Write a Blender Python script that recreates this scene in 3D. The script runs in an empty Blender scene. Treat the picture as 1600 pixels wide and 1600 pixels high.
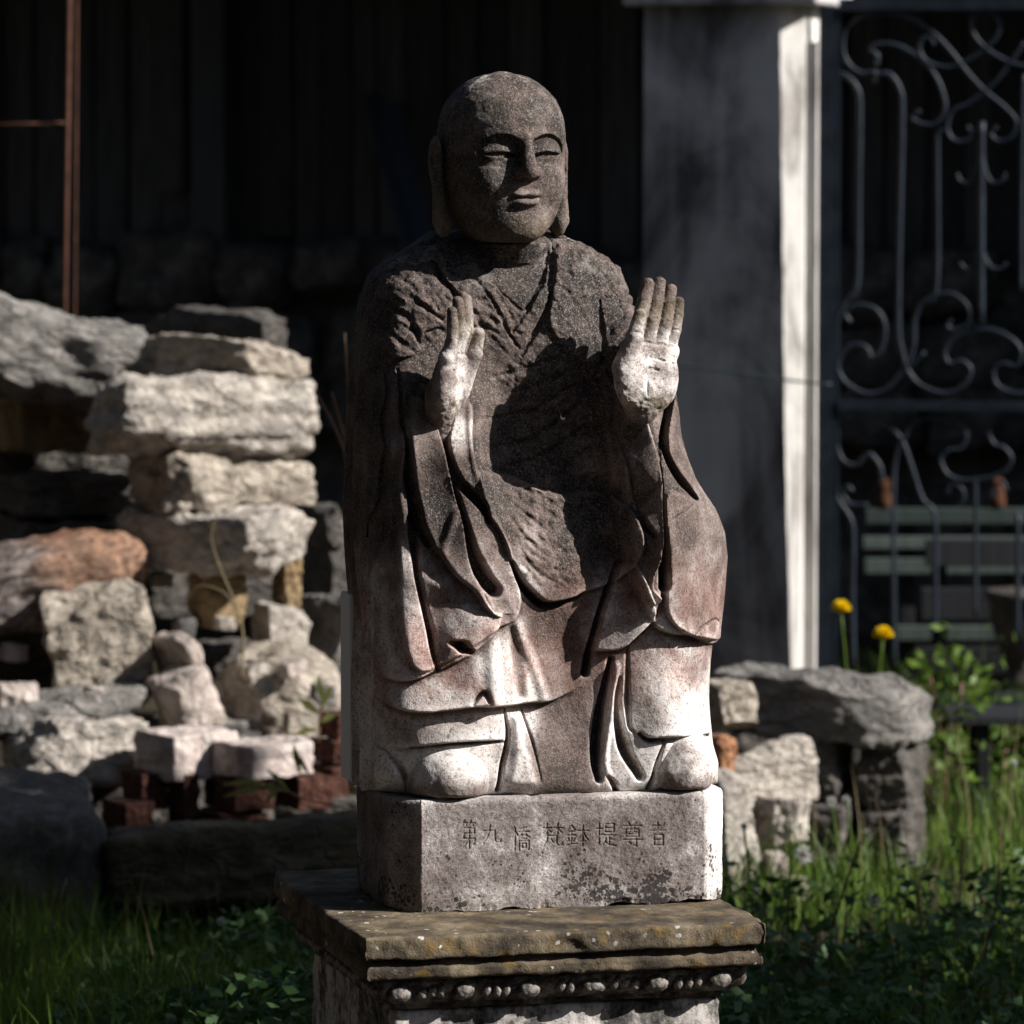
import bpy, bmesh, math, random
import numpy as np
from mathutils import Vector, Matrix, Euler

R = math.radians
scene = bpy.context.scene
COL = scene.collection

# ------------------------------------------------------------------ camera
FPX = 7750.0                 # focal length in pixels of the 1600 px photograph
CAM_H = 1.70
PITCH = R(-4.2)
cam_d = bpy.data.cameras.new('camera')
cam = bpy.data.objects.new('camera', cam_d)
COL.objects.link(cam)
cam.location = (0.0, -7.75, CAM_H)
cam.rotation_euler = (R(90) + PITCH, 0, 0)
cam_d.sensor_width = 36.0
cam_d.lens = FPX / 1600.0 * 36.0
cam_d.clip_end = 500
cam_d.dof.use_dof = True
cam_d.dof.focus_distance = 7.60
cam_d.dof.aperture_fstop = 6.8
scene.camera = cam
scene.render.resolution_x = 1024
scene.render.resolution_y = 1024

# ------------------------------------------------------------------ light
SUN_AZ, SUN_EL = R(73.5), R(34.0)     # azimuth from the camera axis towards the right
world = bpy.data.worlds.new('World')
scene.world = world
world.use_nodes = True
wn = world.node_tree
wn.nodes.clear()
w_out = wn.nodes.new('ShaderNodeOutputWorld')
w_bg = wn.nodes.new('ShaderNodeBackground')
w_sky = wn.nodes.new('ShaderNodeTexSky')
w_sky.sky_type = 'NISHITA'
w_sky.sun_disc = False
w_sky.sun_elevation = SUN_EL
w_sky.sun_rotation = math.atan2(math.sin(SUN_AZ), -math.cos(SUN_AZ))
w_bg.inputs['Strength'].default_value = 0.05
wn.links.new(w_sky.outputs[0], w_bg.inputs[0])
wn.links.new(w_bg.outputs[0], w_out.inputs[0])
sun_d = bpy.data.lights.new('sun', 'SUN')
sun_d.energy = 5.0
sun_d.angle = R(0.5)
sun_d.color = (1.0, 0.955, 0.90)
sun = bpy.data.objects.new('sun', sun_d)
COL.objects.link(sun)
S_DIR = Vector((math.sin(SUN_AZ) * math.cos(SUN_EL), -math.cos(SUN_AZ) * math.cos(SUN_EL), math.sin(SUN_EL)))
sun.rotation_euler = S_DIR.to_track_quat('Z', 'Y').to_euler()
sun.location = S_DIR * 20

vs = scene.view_settings
vs.view_transform = 'Standard'
vs.look = 'None'
vs.gamma = 1.0
vs.exposure = 0.68
vs.use_curve_mapping = False

# ------------------------------------------------------------------ helpers
CAM = np.array(cam.location)
_cp, _sp = math.cos(PITCH), math.sin(PITCH)
FWD = np.array([0, _cp, _sp]); UP = np.array([0, -_sp, _cp])

def ray(u, v):
    d = FWD * FPX + np.array([1.0, 0, 0]) * (u - 800) + UP * (800 - v)
    return d / np.linalg.norm(d)

def at(u, v, y):
    """world point seen at photo pixel (u, v) on the plane Y = y"""
    d = ray(u, v)
    t = (y - CAM[1]) / d[1]
    return CAM + d * t

def on_plane(u, v, p0, n):
    d = ray(u, v)
    t = np.dot(np.asarray(p0) - CAM, n) / np.dot(d, n)
    return CAM + d * t

def mpp(y):
    return (y + 7.75) / FPX        # metres per photo pixel at depth y

def _hash(ix, iy, iz, seed):
    h = (ix.astype(np.uint32) * np.uint32(374761393) + iy.astype(np.uint32) * np.uint32(668265263)
         + iz.astype(np.uint32) * np.uint32(2246822519) + np.uint32(seed * 3266489917 & 0xffffffff))
    h = (h ^ (h >> np.uint32(13))) * np.uint32(1274126177)
    h = h ^ (h >> np.uint32(16))
    return (h & np.uint32(0xffff)).astype(np.float32) / 32767.5 - 1.0

def noise(p, seed=0):
    with np.errstate(over='ignore'):
        p = np.asarray(p, np.float32)
        i = np.floor(p).astype(np.int64)
        f = p - i
        u = f * f * (3 - 2 * f)
        out = 0
        for dx in (0, 1):
            wx = u[:, 0] if dx else 1 - u[:, 0]
            for dy in (0, 1):
                wy = u[:, 1] if dy else 1 - u[:, 1]
                for dz in (0, 1):
                    wz = u[:, 2] if dz else 1 - u[:, 2]
                    out = out + wx * wy * wz * _hash(i[:, 0] + dx, i[:, 1] + dy, i[:, 2] + dz, seed)
        return out

def fbm(p, octs=4, seed=0, gain=0.5):
    a, s, out = 1.0, 1.0, 0
    p = np.asarray(p, np.float32)
    for o in range(octs):
        out = out + a * noise(p * s + 17.3 * o, seed + o * 7)
        a *= gain; s *= 2.03
    return out

def sstep(a, b, x):
    t = np.clip((x - a) / (b - a), 0, 1)
    return t * t * (3 - 2 * t)

def make_mesh(name, verts, faces, smooth=True):
    """faces: (n,4) or (n,3) int array, or list of mixed tuples"""
    me = bpy.data.meshes.new(name)
    if isinstance(faces, np.ndarray):
        k = faces.shape[1]
        verts = np.asarray(verts, np.float32)
        me.vertices.add(len(verts))
        me.vertices.foreach_set('co', verts.ravel())
        me.loops.add(faces.size)
        me.loops.foreach_set('vertex_index', faces.astype(np.int32).ravel())
        me.polygons.add(len(faces))
        me.polygons.foreach_set('loop_start', np.arange(0, faces.size, k, dtype=np.int32))
        me.update(calc_edges=True)
        me.validate()
    else:
        me.from_pydata([tuple(map(float, v)) for v in verts], [], [tuple(f) for f in faces])
        me.update()
    if smooth:
        me.polygons.foreach_set('use_smooth', np.ones(len(me.polygons), bool))
    return me

def attr(me, name, vals):
    a = me.attributes.new(name, 'FLOAT', 'POINT')
    a.data.foreach_set('value', np.asarray(vals, np.float32))

def obj(name, me, mat=None, parent=None, loc=None, rot=None):
    o = bpy.data.objects.new(name, me)
    COL.objects.link(o)
    if mat is not None and me is not None:
        if len(me.materials) == 0:
            me.materials.append(mat)
    if parent is not None:
        o.parent = parent
    if loc is not None:
        o.location = [float(c) for c in loc]
    if rot is not None:
        o.rotation_euler = rot
    return o

def empty(name, loc=(0, 0, 0), rot=(0, 0, 0)):
    return obj(name, None, None, None, loc, rot)

def tag(o, label=None, cat=None, group=None, kind=None):
    if label: o['label'] = label
    if cat: o['category'] = cat
    if group: o['group'] = group
    if kind: o['kind'] = kind
    return o

def box_vf(x0, x1, y0, y1, z0, z1):
    v = [(x, y, z) for x in (x0, x1) for y in (y0, y1) for z in (z0, z1)]
    f = [(0, 1, 3, 2), (4, 6, 7, 5), (0, 4, 5, 1), (2, 3, 7, 6), (0, 2, 6, 4), (1, 5, 7, 3)]
    return v, f

def box(name, x0, x1, y0, y1, z0, z1, mat, parent=None, bevel=0.0, loc=None, rot=None):
    bm = bmesh.new()
    v, f = box_vf(x0, x1, y0, y1, z0, z1)
    bv = [bm.verts.new(p) for p in v]
    for q in f: bm.faces.new([bv[i] for i in q])
    bmesh.ops.recalc_face_normals(bm, faces=bm.faces)
    if bevel > 0:
        bmesh.ops.bevel(bm, geom=bm.edges[:], offset=bevel, segments=2, affect='EDGES', profile=0.6)
    me = bpy.data.meshes.new(name); bm.to_mesh(me); bm.free()
    return obj(name, me, mat, parent, loc, rot)

def tube_vf(pts, rad, n=8, base=0):
    """swept round tube along a polyline; rad scalar or list"""
    pts = [Vector([float(c) for c in p]) for p in pts]
    m = len(pts)
    rad = [rad] * m if not hasattr(rad, '__len__') else rad
    vs_, fs_ = [], []
    prev = None
    for i, p in enumerate(pts):
        t = (pts[min(i + 1, m - 1)] - pts[max(i - 1, 0)]).normalized()
        if prev is None:
            a = Vector((0, 1, 0)) if abs(t.y) < 0.9 else Vector((1, 0, 0))
            a = (a - t * a.dot(t)).normalized()
        else:
            a = (prev - t * prev.dot(t)).normalized()
        prev = a
        b = t.cross(a)
        for k in range(n):
            ang = 2 * math.pi * k / n
            vs_.append(p + (a * math.cos(ang) + b * math.sin(ang)) * rad[i])
    for i in range(m - 1):
        for k in range(n):
            k2 = (k + 1) % n
            fs_.append((base + i * n + k, base + i * n + k2, base + (i + 1) * n + k2, base + (i + 1) * n + k))
    fs_.append(tuple(base + k for k in reversed(range(n))))
    fs_.append(tuple(base + (m - 1) * n + k for k in range(n)))
    return vs_, fs_

def tubes(name, lines, mat, parent=None, n=8):
    V, F = [], []
    for pts, rad in lines:
        v, f = tube_vf(pts, rad, n, len(V))
        V += v; F += f
    return obj(name, make_mesh(name, V, F), mat, parent)

def spline(pts, n=8):
    """Catmull-Rom through points (any dimension)"""
    P = [np.asarray(p, float) for p in pts]
    P = [2 * P[0] - P[1]] + P + [2 * P[-1] - P[-2]]
    out = []
    for i in range(1, len(P) - 2):
        for k in range(n):
            t = k / n
            out.append(0.5 * ((2 * P[i]) + (-P[i - 1] + P[i + 1]) * t + (2 * P[i - 1] - 5 * P[i] + 4 * P[i + 1] - P[i + 2]) * t * t
                              + (-P[i - 1] + 3 * P[i] - 3 * P[i + 1] + P[i + 2]) * t ** 3))
    out.append(P[-2])
    return out

def surfnets(Fv, org, h):
    s = Fv < 0
    n = Fv.shape
    c = np.zeros([d - 1 for d in n], np.uint8)
    for dx in (0, 1):
        for dy in (0, 1):
            for dz in (0, 1):
                c += s[dx:n[0] - 1 + dx, dy:n[1] - 1 + dy, dz:n[2] - 1 + dz]
    act = (c > 0) & (c < 8)
    ii = np.argwhere(act)
    idx = np.full(act.shape, -1, np.int32)
    idx[act] = np.arange(len(ii), dtype=np.int32)
    offs = [(a, b, d) for a in (0, 1) for b in (0, 1) for d in (0, 1)]
    cv = {o: Fv[ii[:, 0] + o[0], ii[:, 1] + o[1], ii[:, 2] + o[2]] for o in offs}
    acc = np.zeros((len(ii), 3), np.float32); cnt = np.zeros(len(ii), np.float32)
    for o in offs:
        for ax in range(3):
            if o[ax] == 0:
                q = list(o); q[ax] = 1; q = tuple(q)
                a, b = cv[o], cv[q]
                m = (a < 0) != (b < 0)
                t = np.where(m, a / np.where(m, a - b, 1), 0)
                for k in range(3):
                    acc[:, k] += np.where(m, (t if k == ax else o[k]), 0)
                cnt += m
    pos = (acc / cnt[:, None] + ii) * h + np.asarray(org)
    quads = []
    for ax in range(3):
        sl0 = [slice(None)] * 3; sl1 = [slice(None)] * 3
        sl0[ax] = slice(0, -1); sl1[ax] = slice(1, None)
        d = s[tuple(sl0)] != s[tuple(sl1)]
        e = np.argwhere(d)
        o1, o2 = [(1, 2), (2, 0), (0, 1)][ax]
        ok = (e[:, o1] > 0) & (e[:, o2] > 0) & (e[:, o1] < n[o1] - 1) & (e[:, o2] < n[o2] - 1)
        e = e[ok]
        def cell(a, b):
            q = e.copy(); q[:, o1] -= a; q[:, o2] -= b
            return idx[q[:, 0], q[:, 1], q[:, 2]]
        Q = np.stack([cell(1, 1), cell(0, 1), cell(0, 0), cell(1, 0)], 1)
        inside = s[e[:, 0], e[:, 1], e[:, 2]]
        Q[~inside] = Q[~inside][:, ::-1]
        quads.append(Q)
    return pos, np.concatenate(quads)

def vnormals(me):
    nn = np.empty(len(me.vertices) * 3, np.float32)
    me.vertex_normals.foreach_get('vector', nn)
    return nn.reshape(-1, 3)

def get_co(me):
    c = np.empty(len(me.vertices) * 3, np.float32)
    me.vertices.foreach_get('co', c)
    return c.reshape(-1, 3)

def set_co(me, c):
    me.vertices.foreach_set('co', np.asarray(c, np.float32).ravel()); me.update()

# ------------------------------------------------------------------ materials
class NT:
    def __init__(self, name):
        self.m = bpy.data.materials.new(name)
        self.m.use_nodes = True
        self.t = self.m.node_tree
        self.t.nodes.clear()
        self.out = self.t.nodes.new('ShaderNodeOutputMaterial')
        self.b = self.t.nodes.new('ShaderNodeBsdfPrincipled')
        self.t.links.new(self.b.outputs[0], self.out.inputs[0])
        self.co = self.t.nodes.new('ShaderNodeTexCoord').outputs['Object']
    def link(self, a, b): self.t.links.new(a, b)
    def _set(self, sock, v):
        if isinstance(v, bpy.types.NodeSocket): self.link(v, sock)
        else:
            sock.default_value = v if not (isinstance(v, tuple) and len(v) == 3 and sock.type == 'RGBA') else v + (1,)
    def noise(self, scale, detail=4, rough=0.55, vec=None, dist=0.0):
        n = self.t.nodes.new('ShaderNodeTexNoise')
        n.inputs['Scale'].default_value = scale; n.inputs['Detail'].default_value = detail
        n.inputs['Roughness'].default_value = rough; n.inputs['Distortion'].default_value = dist
        self.link(vec if vec is not None else self.co, n.inputs['Vector'])
        return n.outputs['Fac']
    def voro(self, scale, vec=None, rand=1.0, feat='F1'):
        n = self.t.nodes.new('ShaderNodeTexVoronoi')
        n.feature = feat
        n.inputs['Scale'].default_value = scale
        n.inputs['Randomness'].default_value = rand
        self.link(vec if vec is not None else self.co, n.inputs['Vector'])
        return n
    def scale(self, s, vec=None):
        n = self.t.nodes.new('ShaderNodeMapping')
        n.inputs['Scale'].default_value = s
        self.link(vec if vec is not None else self.co, n.inputs['Vector'])
        return n.outputs[0]
    def ramp(self, fac, stops):
        n = self.t.nodes.new('ShaderNodeValToRGB')
        el = n.color_ramp.elements
        while len(el) < len(stops): el.new(0.5)
        for e, (p, c) in zip(el, stops):
            e.position = p
            e.color = (c, c, c, 1) if not hasattr(c, '__len__') else tuple(c) + (1,)
        self.link(fac, n.inputs[0])
        return n.outputs[0]
    def mix(self, fac, a, b, mode='MIX'):
        n = self.t.nodes.new('ShaderNodeMix'); n.data_type = 'RGBA'; n.blend_type = mode
        self._set(n.inputs[0], fac); self._set(n.inputs[6], a); self._set(n.inputs[7], b)
        return n.outputs[2]
    def math(self, op, a, b=0.0, clamp=False):
        n = self.t.nodes.new('ShaderNodeMath'); n.operation = op; n.use_clamp = clamp
        self._set(n.inputs[0], a); self._set(n.inputs[1], b)
        return n.outputs[0]
    def attr(self, name):
        n = self.t.nodes.new('ShaderNodeAttribute'); n.attribute_name = name
        return n.outputs['Fac']
    def rand(self):
        return self.t.nodes.new('ShaderNodeObjectInfo').outputs['Random']
    def bump(self, h, strength=0.5, dist=0.005):
        n = self.t.nodes.new('ShaderNodeBump')
        n.inputs['Strength'].default_value = strength; n.inputs['Distance'].default_value = dist
        self.link(h, n.inputs['Height'])
        self.link(n.outputs[0], self.b.inputs['Normal'])
    def done(self, color, rough=0.9, metal=0.0, spec=0.3):
        self._set(self.b.inputs['Base Color'], color)
        self._set(self.b.inputs['Roughness'], rough)
        self.b.inputs['Metallic'].default_value = metal
        self.b.inputs['Specular IOR Level'].default_value = spec
        return self.m

def rock_mat(name, dark, mid, light, scale=6.0, strat=1.0, bump=0.7, grain=160, rough=0.9, spec=0.25):
    t = NT(name)
    vec = t.scale((1, 1, strat))
    n1 = t.noise(scale, 8, 0.62, vec, 0.6)
    n2 = t.noise(scale * 4.3, 6, 0.65, vec, 0.3)
    g = t.noise(grain, 3, 0.7)
    f = t.math('ADD', t.math('MULTIPLY', n1, 0.65), t.math('MULTIPLY', n2, 0.35))
    c = t.ramp(f, [(0.34, dark), (0.5, mid), (0.64, light)])
    c = t.mix(t.math('MULTIPLY', g, 0.6), c, (0.25, 0.22, 0.2), 'OVERLAY')
    r = t.rand()
    c = t.mix(t.math('MULTIPLY', r, 0.22), c, tuple(x * 0.55 for x in mid))
    # broken, angular chips and cracks
    wv = t.t.nodes.new('ShaderNodeMix'); wv.data_type = 'VECTOR'; wv.inputs[0].default_value = 0.10
    nz = t.t.nodes.new('ShaderNodeTexNoise'); nz.inputs['Scale'].default_value = scale * 2
    t.link(vec, nz.inputs['Vector']); t.link(vec, wv.inputs[4]); t.link(nz.outputs['Color'], wv.inputs[5])
    vo = t.voro(scale * 2.6, wv.outputs[1]); vo.distance = 'CHEBYCHEV'
    ed = t.voro(scale * 1.5, wv.outputs[1], 1.0, 'DISTANCE_TO_EDGE')
    crack = t.ramp(ed.outputs['Distance'], [(0.0, 0.0), (0.05, 1.0)])
    c = t.mix(t.math('MULTIPLY', t.math('SUBTRACT', 1.0, crack), 0.5), c, tuple(x * 0.35 for x in dark))
    h = t.math('ADD', t.math('MULTIPLY', n2, 1.0), t.math('MULTIPLY', g, 0.25))
    h = t.math('ADD', h, t.math('MULTIPLY', vo.outputs['Distance'], 0.9))
    h = t.math('ADD', h, t.math('MULTIPLY', crack, 0.35))
    t.bump(h, bump, 0.03)
    return t.done(c, rough, 0, spec)
# ------------------------------------------------------------------ setting materials
def ground_mat():
    t = NT('soil')
    n = t.noise(3, 8, 0.65); g = t.noise(60, 5, 0.7)
    c = t.ramp(n, [(0.35, (0.028, 0.022, 0.015)), (0.6, (0.07, 0.055, 0.036)), (0.75, (0.045, 0.055, 0.02))])
    t.bump(g, 0.8, 0.03)
    return t.done(c, 0.95, 0, 0.1)
M_SOIL = ground_mat()

def wood_mat(name, a, b, rough=0.85, spec=0.2):
    t = NT(name)
    v = t.scale((26, 26, 1.3))
    n = t.noise(2.2, 6, 0.65, v, 0.6); m = t.noise(1.2, 4, 0.6)
    f = t.math('ADD', t.math('MULTIPLY', n, 0.6), t.math('MULTIPLY', m, 0.4))
    c = t.ramp(f, [(0.36, a), (0.62, b)])
    c = t.mix(t.math('MULTIPLY', t.rand(), 0.7), c, tuple(x * 0.4 for x in a))
    t.bump(n, 0.5, 0.006)
    return t.done(c, rough, 0, spec)
M_BOARD = wood_mat('old_dark_boards', (0.022, 0.022, 0.023), (0.11, 0.107, 0.105))
M_POST = wood_mat('grey_post', (0.05, 0.052, 0.055), (0.11, 0.112, 0.115))
M_PLANKB = wood_mat('blue_grey_plank', (0.035, 0.05, 0.07), (0.06, 0.08, 0.11))
M_BENCH = wood_mat('flaking_green_paint', (0.05, 0.075, 0.068), (0.135, 0.165, 0.15))
M_TABLE = wood_mat('black_stained_wood', (0.012, 0.013, 0.016), (0.03, 0.032, 0.038), 0.6, 0.3)

def rust_mat():
    t = NT('rusty_iron')
    n = t.noise(30, 6, 0.65)
    c = t.ramp(n, [(0.35, (0.035, 0.012, 0.006)), (0.65, (0.085, 0.032, 0.015))])
    t.bump(n, 0.3, 0.003)
    return t.done(c, 0.75, 0.1, 0.3)
M_RUST = rust_mat()
def iron_mat():
    t = NT('grey_painted_iron')
    n = t.noise(18, 6, 0.65)
    c = t.ramp(n, [(0.38, (0.011, 0.017, 0.026)), (0.6, (0.020, 0.030, 0.044)), (0.74, (0.030, 0.025, 0.022))])
    t.bump(n, 0.3, 0.003)
    return t.done(c, 0.5, 0.0, 0.3)
M_IRON = iron_mat()
def plaster_mat():
    t = NT('stained_plaster')
    n = t.noise(2.6, 8, 0.6, t.scale((1, 1, 0.7)), 0.7); st = t.noise(7, 6, 0.6, t.scale((1, 1, 0.12)), 0.5); g = t.noise(90, 4, 0.7)
    f = t.math('ADD', t.math('MULTIPLY', n, 0.6), t.math('MULTIPLY', st, 0.4))
    c = t.ramp(f, [(0.40, (0.10, 0.095, 0.10)), (0.47, (0.28, 0.275, 0.28)), (0.55, (0.50, 0.49, 0.49)), (0.68, (0.66, 0.65, 0.64))])
    t.bump(t.math('ADD', n, t.math('MULTIPLY', g, 0.2)), 0.4, 0.01)
    return t.done(c, 0.9, 0, 0.2)
M_PLAST = plaster_mat()
def sunlit_mat():
    t = NT('sunlit_plaster')
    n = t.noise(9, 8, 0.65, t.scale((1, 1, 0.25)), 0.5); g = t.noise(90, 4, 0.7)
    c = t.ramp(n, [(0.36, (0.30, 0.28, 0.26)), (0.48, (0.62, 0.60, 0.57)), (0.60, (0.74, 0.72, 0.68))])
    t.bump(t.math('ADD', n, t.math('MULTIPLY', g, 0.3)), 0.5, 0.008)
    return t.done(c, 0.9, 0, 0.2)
M_SUNLIT = sunlit_mat()  # paler plaster for the sunward faces, sunlight put into its colour

# ------------------------------------------------------------------ ground
gm = make_mesh('ground', [(-60, -60, 0), (60, -60, 0), (60, 90, 0), (-60, 90, 0)], [(0, 1, 2, 3)], False)
tag(obj('ground', gm, M_SOIL), kind='structure')

# ------------------------------------------------------------------ shed of dark upright boards
SH_YAW = R(-18)
SHP = np.array([0.0, 10.0, 0.0]); SHN = np.array([math.sin(SH_YAW), -math.cos(SH_YAW), 0]); SHT = np.array([math.cos(SH_YAW), math.sin(SH_YAW), 0])
shed = empty('timber_shed', SHP, (0, 0, SH_YAW))
tag(shed, 'dark shed of upright boards on a rubble footing, in deep shade behind the statue', 'shed')
rs = random.Random(4)
zb = 1.70 - (390 - 231) * (17.75 / FPX)          # foot of the boards
board_me = {}
x = -3.4; i = 0
while x < 4.6:
    w = rs.choice([0.095, 0.115, 0.13, 0.15])
    dz = rs.uniform(-0.12, 0.04)
    yo = rs.uniform(0, 0.022)
    o = box('board', 0, w - rs.uniform(0.004, 0.014), -0.02, 0.006, 0, 2.55, M_BOARD, shed, 0.003, (x, -yo, zb + dz), (0, rs.uniform(-0.006, 0.006), 0))
    x += w; i += 1
# framing posts standing proud of the boards
for u0, u1, vb in ((305, 358, 447), (252, 292, 300), (-60, -20, 430)):
    a = on_plane(u0, vb, SHP + SHN * 0.08, SHN); b = on_plane(u1, vb, SHP + SHN * 0.08, SHN)
    xa, xb = (a - SHP) @ SHT, (b - SHP) @ SHT
    box('post', xa, xb, -0.12, -0.045, a[2], 3.0, M_POST if u0 > 300 else M_BOARD, shed, 0.006)
# rubble footing
M_DARKR = rock_mat('dark_rubble', (0.035, 0.033, 0.03), (0.10, 0.095, 0.09), (0.24, 0.23, 0.215), 7)  # dark grey rubble
box('footing_core', -3.6, 4.6, 0.0, 0.4, -0.02, zb + 0.02, M_DARKR, shed)
# unseen eaves, side wall and roof, added to keep the sky off the boards
box('roof', -4.2, 4.9, -1.5, 1.2, 2.84, 2.94, M_BOARD, shed)
box('fascia', -4.2, 4.9, -1.56, -1.503, 2.70, 2.96, M_BOARD, shed)
box('side_wall', 4.0, 4.1, -1.4, 0.0, 0.0, 2.83, M_BOARD, shed)
box('back_wall', -3.6, 4.6, 0.42, 0.5, 0.0, 2.83, M_BOARD, shed)

# ------------------------------------------------------------------ gate pier
CY = 6.25
cN = np.array([math.sin(R(-19)), -math.cos(R(-19)), 0]); cT = np.array([math.cos(R(-19)), math.sin(R(-19)), 0])
c_corner = at(1248, 620, CY)
pier = empty('gate_pier', (c_corner[0], c_corner[1], 0), (0, 0, R(-19)))
tag(pier, 'stained grey plaster gate pier with a sunlit white edge, left of the iron gate', 'pier')
sC = mpp(CY)
pw_ = (1248 - 1010) * sC / math.cos(R(21)) ; pd_ = 0.30
ztop = at(1248, 8, CY)[2]; zch = at(1248, 690, CY)[2]
def pier_mesh():
    # cross-section with the front right arris cut away above zch
    bm = bmesh.new()
    rows = list(np.linspace(0, zch - 0.12, 8)) + list(np.linspace(zch - 0.10, ztop, 40))
    rng = random.Random(9)
    rings = []
    for z in rows:
        k = 1.0
        wob = rng.uniform(-0.0012, 0.0012)
        lean = np.interp(z, [0, zch, ztop], [0.012, 0.040, 0.060])
        c = max(0.006, (lean + wob) * k)
        pts = [(-pw_, 0.0), (-c, 0.0), (-0.0, c * 0.9), (0.0, pd_), (-pw_, pd_)]
        rings.append([bm.verts.new((p[0], p[1], z)) for p in pts])
    for a, b in zip(rings[:-1], rings[1:]):
        for k in range(5):
            bm.faces.new((a[k], a[(k + 1) % 5], b[(k + 1) % 5], b[k]))
    bm.faces.new(rings[-1]); bm.faces.new(rings[0][::-1])
    me = bpy.data.meshes.new('shaft'); bm.to_mesh(me); bm.free()
    return me
pm = pier_mesh()
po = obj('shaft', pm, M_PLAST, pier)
pm.materials.append(M_SUNLIT)
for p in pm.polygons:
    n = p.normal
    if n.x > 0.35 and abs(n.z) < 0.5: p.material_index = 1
box('cap', -pw_ - 0.05, 0.06, -0.05, pd_ + 0.05, ztop + 0.002, ztop + 0.16, M_PLAST, pier, 0.01)
# pale strip added on the pier's side to carry its sunlit brightness
box('sunlit_strip', 0.004, 0.034, 0.06, pd_ - 0.02, 0.0, ztop - 0.10, M_SUNLIT, pier, 0.004)

# ------------------------------------------------------------------ wrought iron gate
GP = at(1290, 500, 6.32); GN = np.array([math.sin(R(-9)), -math.cos(R(-9)), 0])
gate = empty('iron_gate', (GP[0], GP[1], 0.0))
tag(gate, 'wrought iron gate with scrolls and bars hung beside the plaster pier', 'gate')
_o = np.array([GP[0], GP[1], 0.0])
def gpt(u, v, off=0.0):
    return on_plane(u, v, GP + GN * off, GN) - _o
def bar(name, px, r, off=0.0, n=8, sm=7):
    pts = [gpt(u, v, off) for u, v in (spline(px, sm) if len(px) > 2 else px)]
    return tubes(name, [(pts, r)], M_IRON, gate, n)
def k5(pts): return [(980 + x * 0.3875, y * 0.3875) for x, y in pts]
def k6(pts): return [(980 + x * 0.3875, 500 + y * 0.3875) for x, y in pts]
def frame_bar(name, u0, v0, u1, v1, t=0.016):
    a, b = gpt(u0, v0), gpt(u1, v1)
    P = []
    T = np.array([-GN[1], GN[0], 0])
    V, F = [], []
    lo, hi = np.minimum(a, b), np.maximum(a, b)
    xa, xb = sorted((float(a @ T), float(b @ T)))
    base = a - T * float(a @ T); base[2] = 0
    for x_ in (xa, xb):
        for y_ in (-t, t):
            for z_ in (lo[2], hi[2]):
                V.append(base + T * x_ - GN * y_ + np.array([0, 0, z_]))
    F = [(0, 1, 3, 2), (4, 6, 7, 5), (0, 4, 5, 1), (2, 3, 7, 6), (0, 2, 6, 4), (1, 5, 7, 3)]
    return obj(name, make_mesh(name, V, F, False), M_IRON, gate)
frame_bar('stile', 1281, 10, 1297, 1130); frame_bar('stile', 1299, 12, 1308, 1120, 0.010)
frame_bar('top_rail', 1312, -2, 1760, 14); frame_bar('middle_rail', 1310, 626, 1760, 643)
frame_bar('bottom_rail', 1310, 1092, 1760, 1110); frame_bar('stile', 1742, 16, 1760, 1090)
rb = 0.0060
bar('scroll', k5([(1005,265),(1010,225),(985,200),(1010,180),(1080,180),(1170,225),(1240,300),(1280,400),(1275,460),(1240,500),(1190,500),(1150,475),(1180,445)]), rb)
bar('scroll', k5([(1000,330),(1000,290),(950,295),(900,265),(872,210),(880,130),(940,75),(1040,50),(1130,65),(1220,120),(1300,200),(1370,290),(1440,365),(1520,430),(1570,490),(1550,550),(1500,570),(1465,540),(1490,510)]), rb)
bar('scroll', k5([(1600,170),(1560,230),(1500,310),(1440,370),(1370,420),(1310,450),(1290,510),(1310,560),(1360,570),(1395,540),(1370,510)]), rb)
bar('scroll', k5([(1240,180),(1220,150),(1190,160),(1180,210),(1220,255),(1300,270),(1380,240),(1450,190),(1500,130),(1495,70),(1450,45),(1400,70),(1395,130),(1440,190),(1520,240),(1600,265),(1700,250)]), rb)
bar('upright', k5([(845,290),(890,310),(930,360),(940,450),(935,800),(930,1140),(880,1220),(850,1290),(845,1400)]), rb * 1.15)
bar('upright', k5([(1010,300),(1060,300),(1100,360),(1110,460),(1100,900),(1095,1300),(1110,1420),(1130,1490)]), rb * 1.15)
bar('upright', k5([(1290,530),(1255,540),(1252,700),(1248,1160),(1190,1220),(1160,1290),(1155,1400),(1120,1490)]), rb)
bar('upright', k5([(1600,300),(1595,500),(1590,900),(1590,1180)]), rb * 1.1)
bar('spear', k5([(1430,490),(1428,800),(1428,1310)]), rb * 1.5)
bar('finial_scroll', k5([(1330,700),(1345,730),(1385,735),(1410,690),(1425,620)]), rb * 0.8)
bar('finial_scroll', k5([(1525,700),(1510,730),(1470,735),(1445,690),(1432,620)]), rb * 0.8)
bar('finial_scroll', k5([(1340,1060),(1370,1085),(1405,1070),(1425,1020)]), rb * 0.8)
bar('finial_scroll', k5([(1530,1060),(1500,1085),(1460,1070),(1435,1020)]), rb * 0.8)
bar('scroll', k5([(900,1300),(880,1260),(930,1230),(1000,1245),(1040,1310),(1030,1400),(990,1440),(965,1400),(920,1390),(870,1420),(850,1480),(880,1540),(960,1585),(1040,1570),(1120,1490),(1200,1420)]), rb)
bar('scroll', k5([(1310,1290),(1290,1310),(1320,1330),(1380,1300),(1370,1230),(1310,1185),(1240,1190),(1190,1220)]), rb)
bar('scroll', k6([(1120,190),(1180,260),(1280,295),(1360,260),(1385,200),(1350,165),(1300,175),(1280,130),(1310,80),(1380,45),(1470,40),(1550,75),(1590,130),(1570,185),(1520,175),(1480,200),(1490,260),(1560,295),(1640,290)]), rb)
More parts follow.
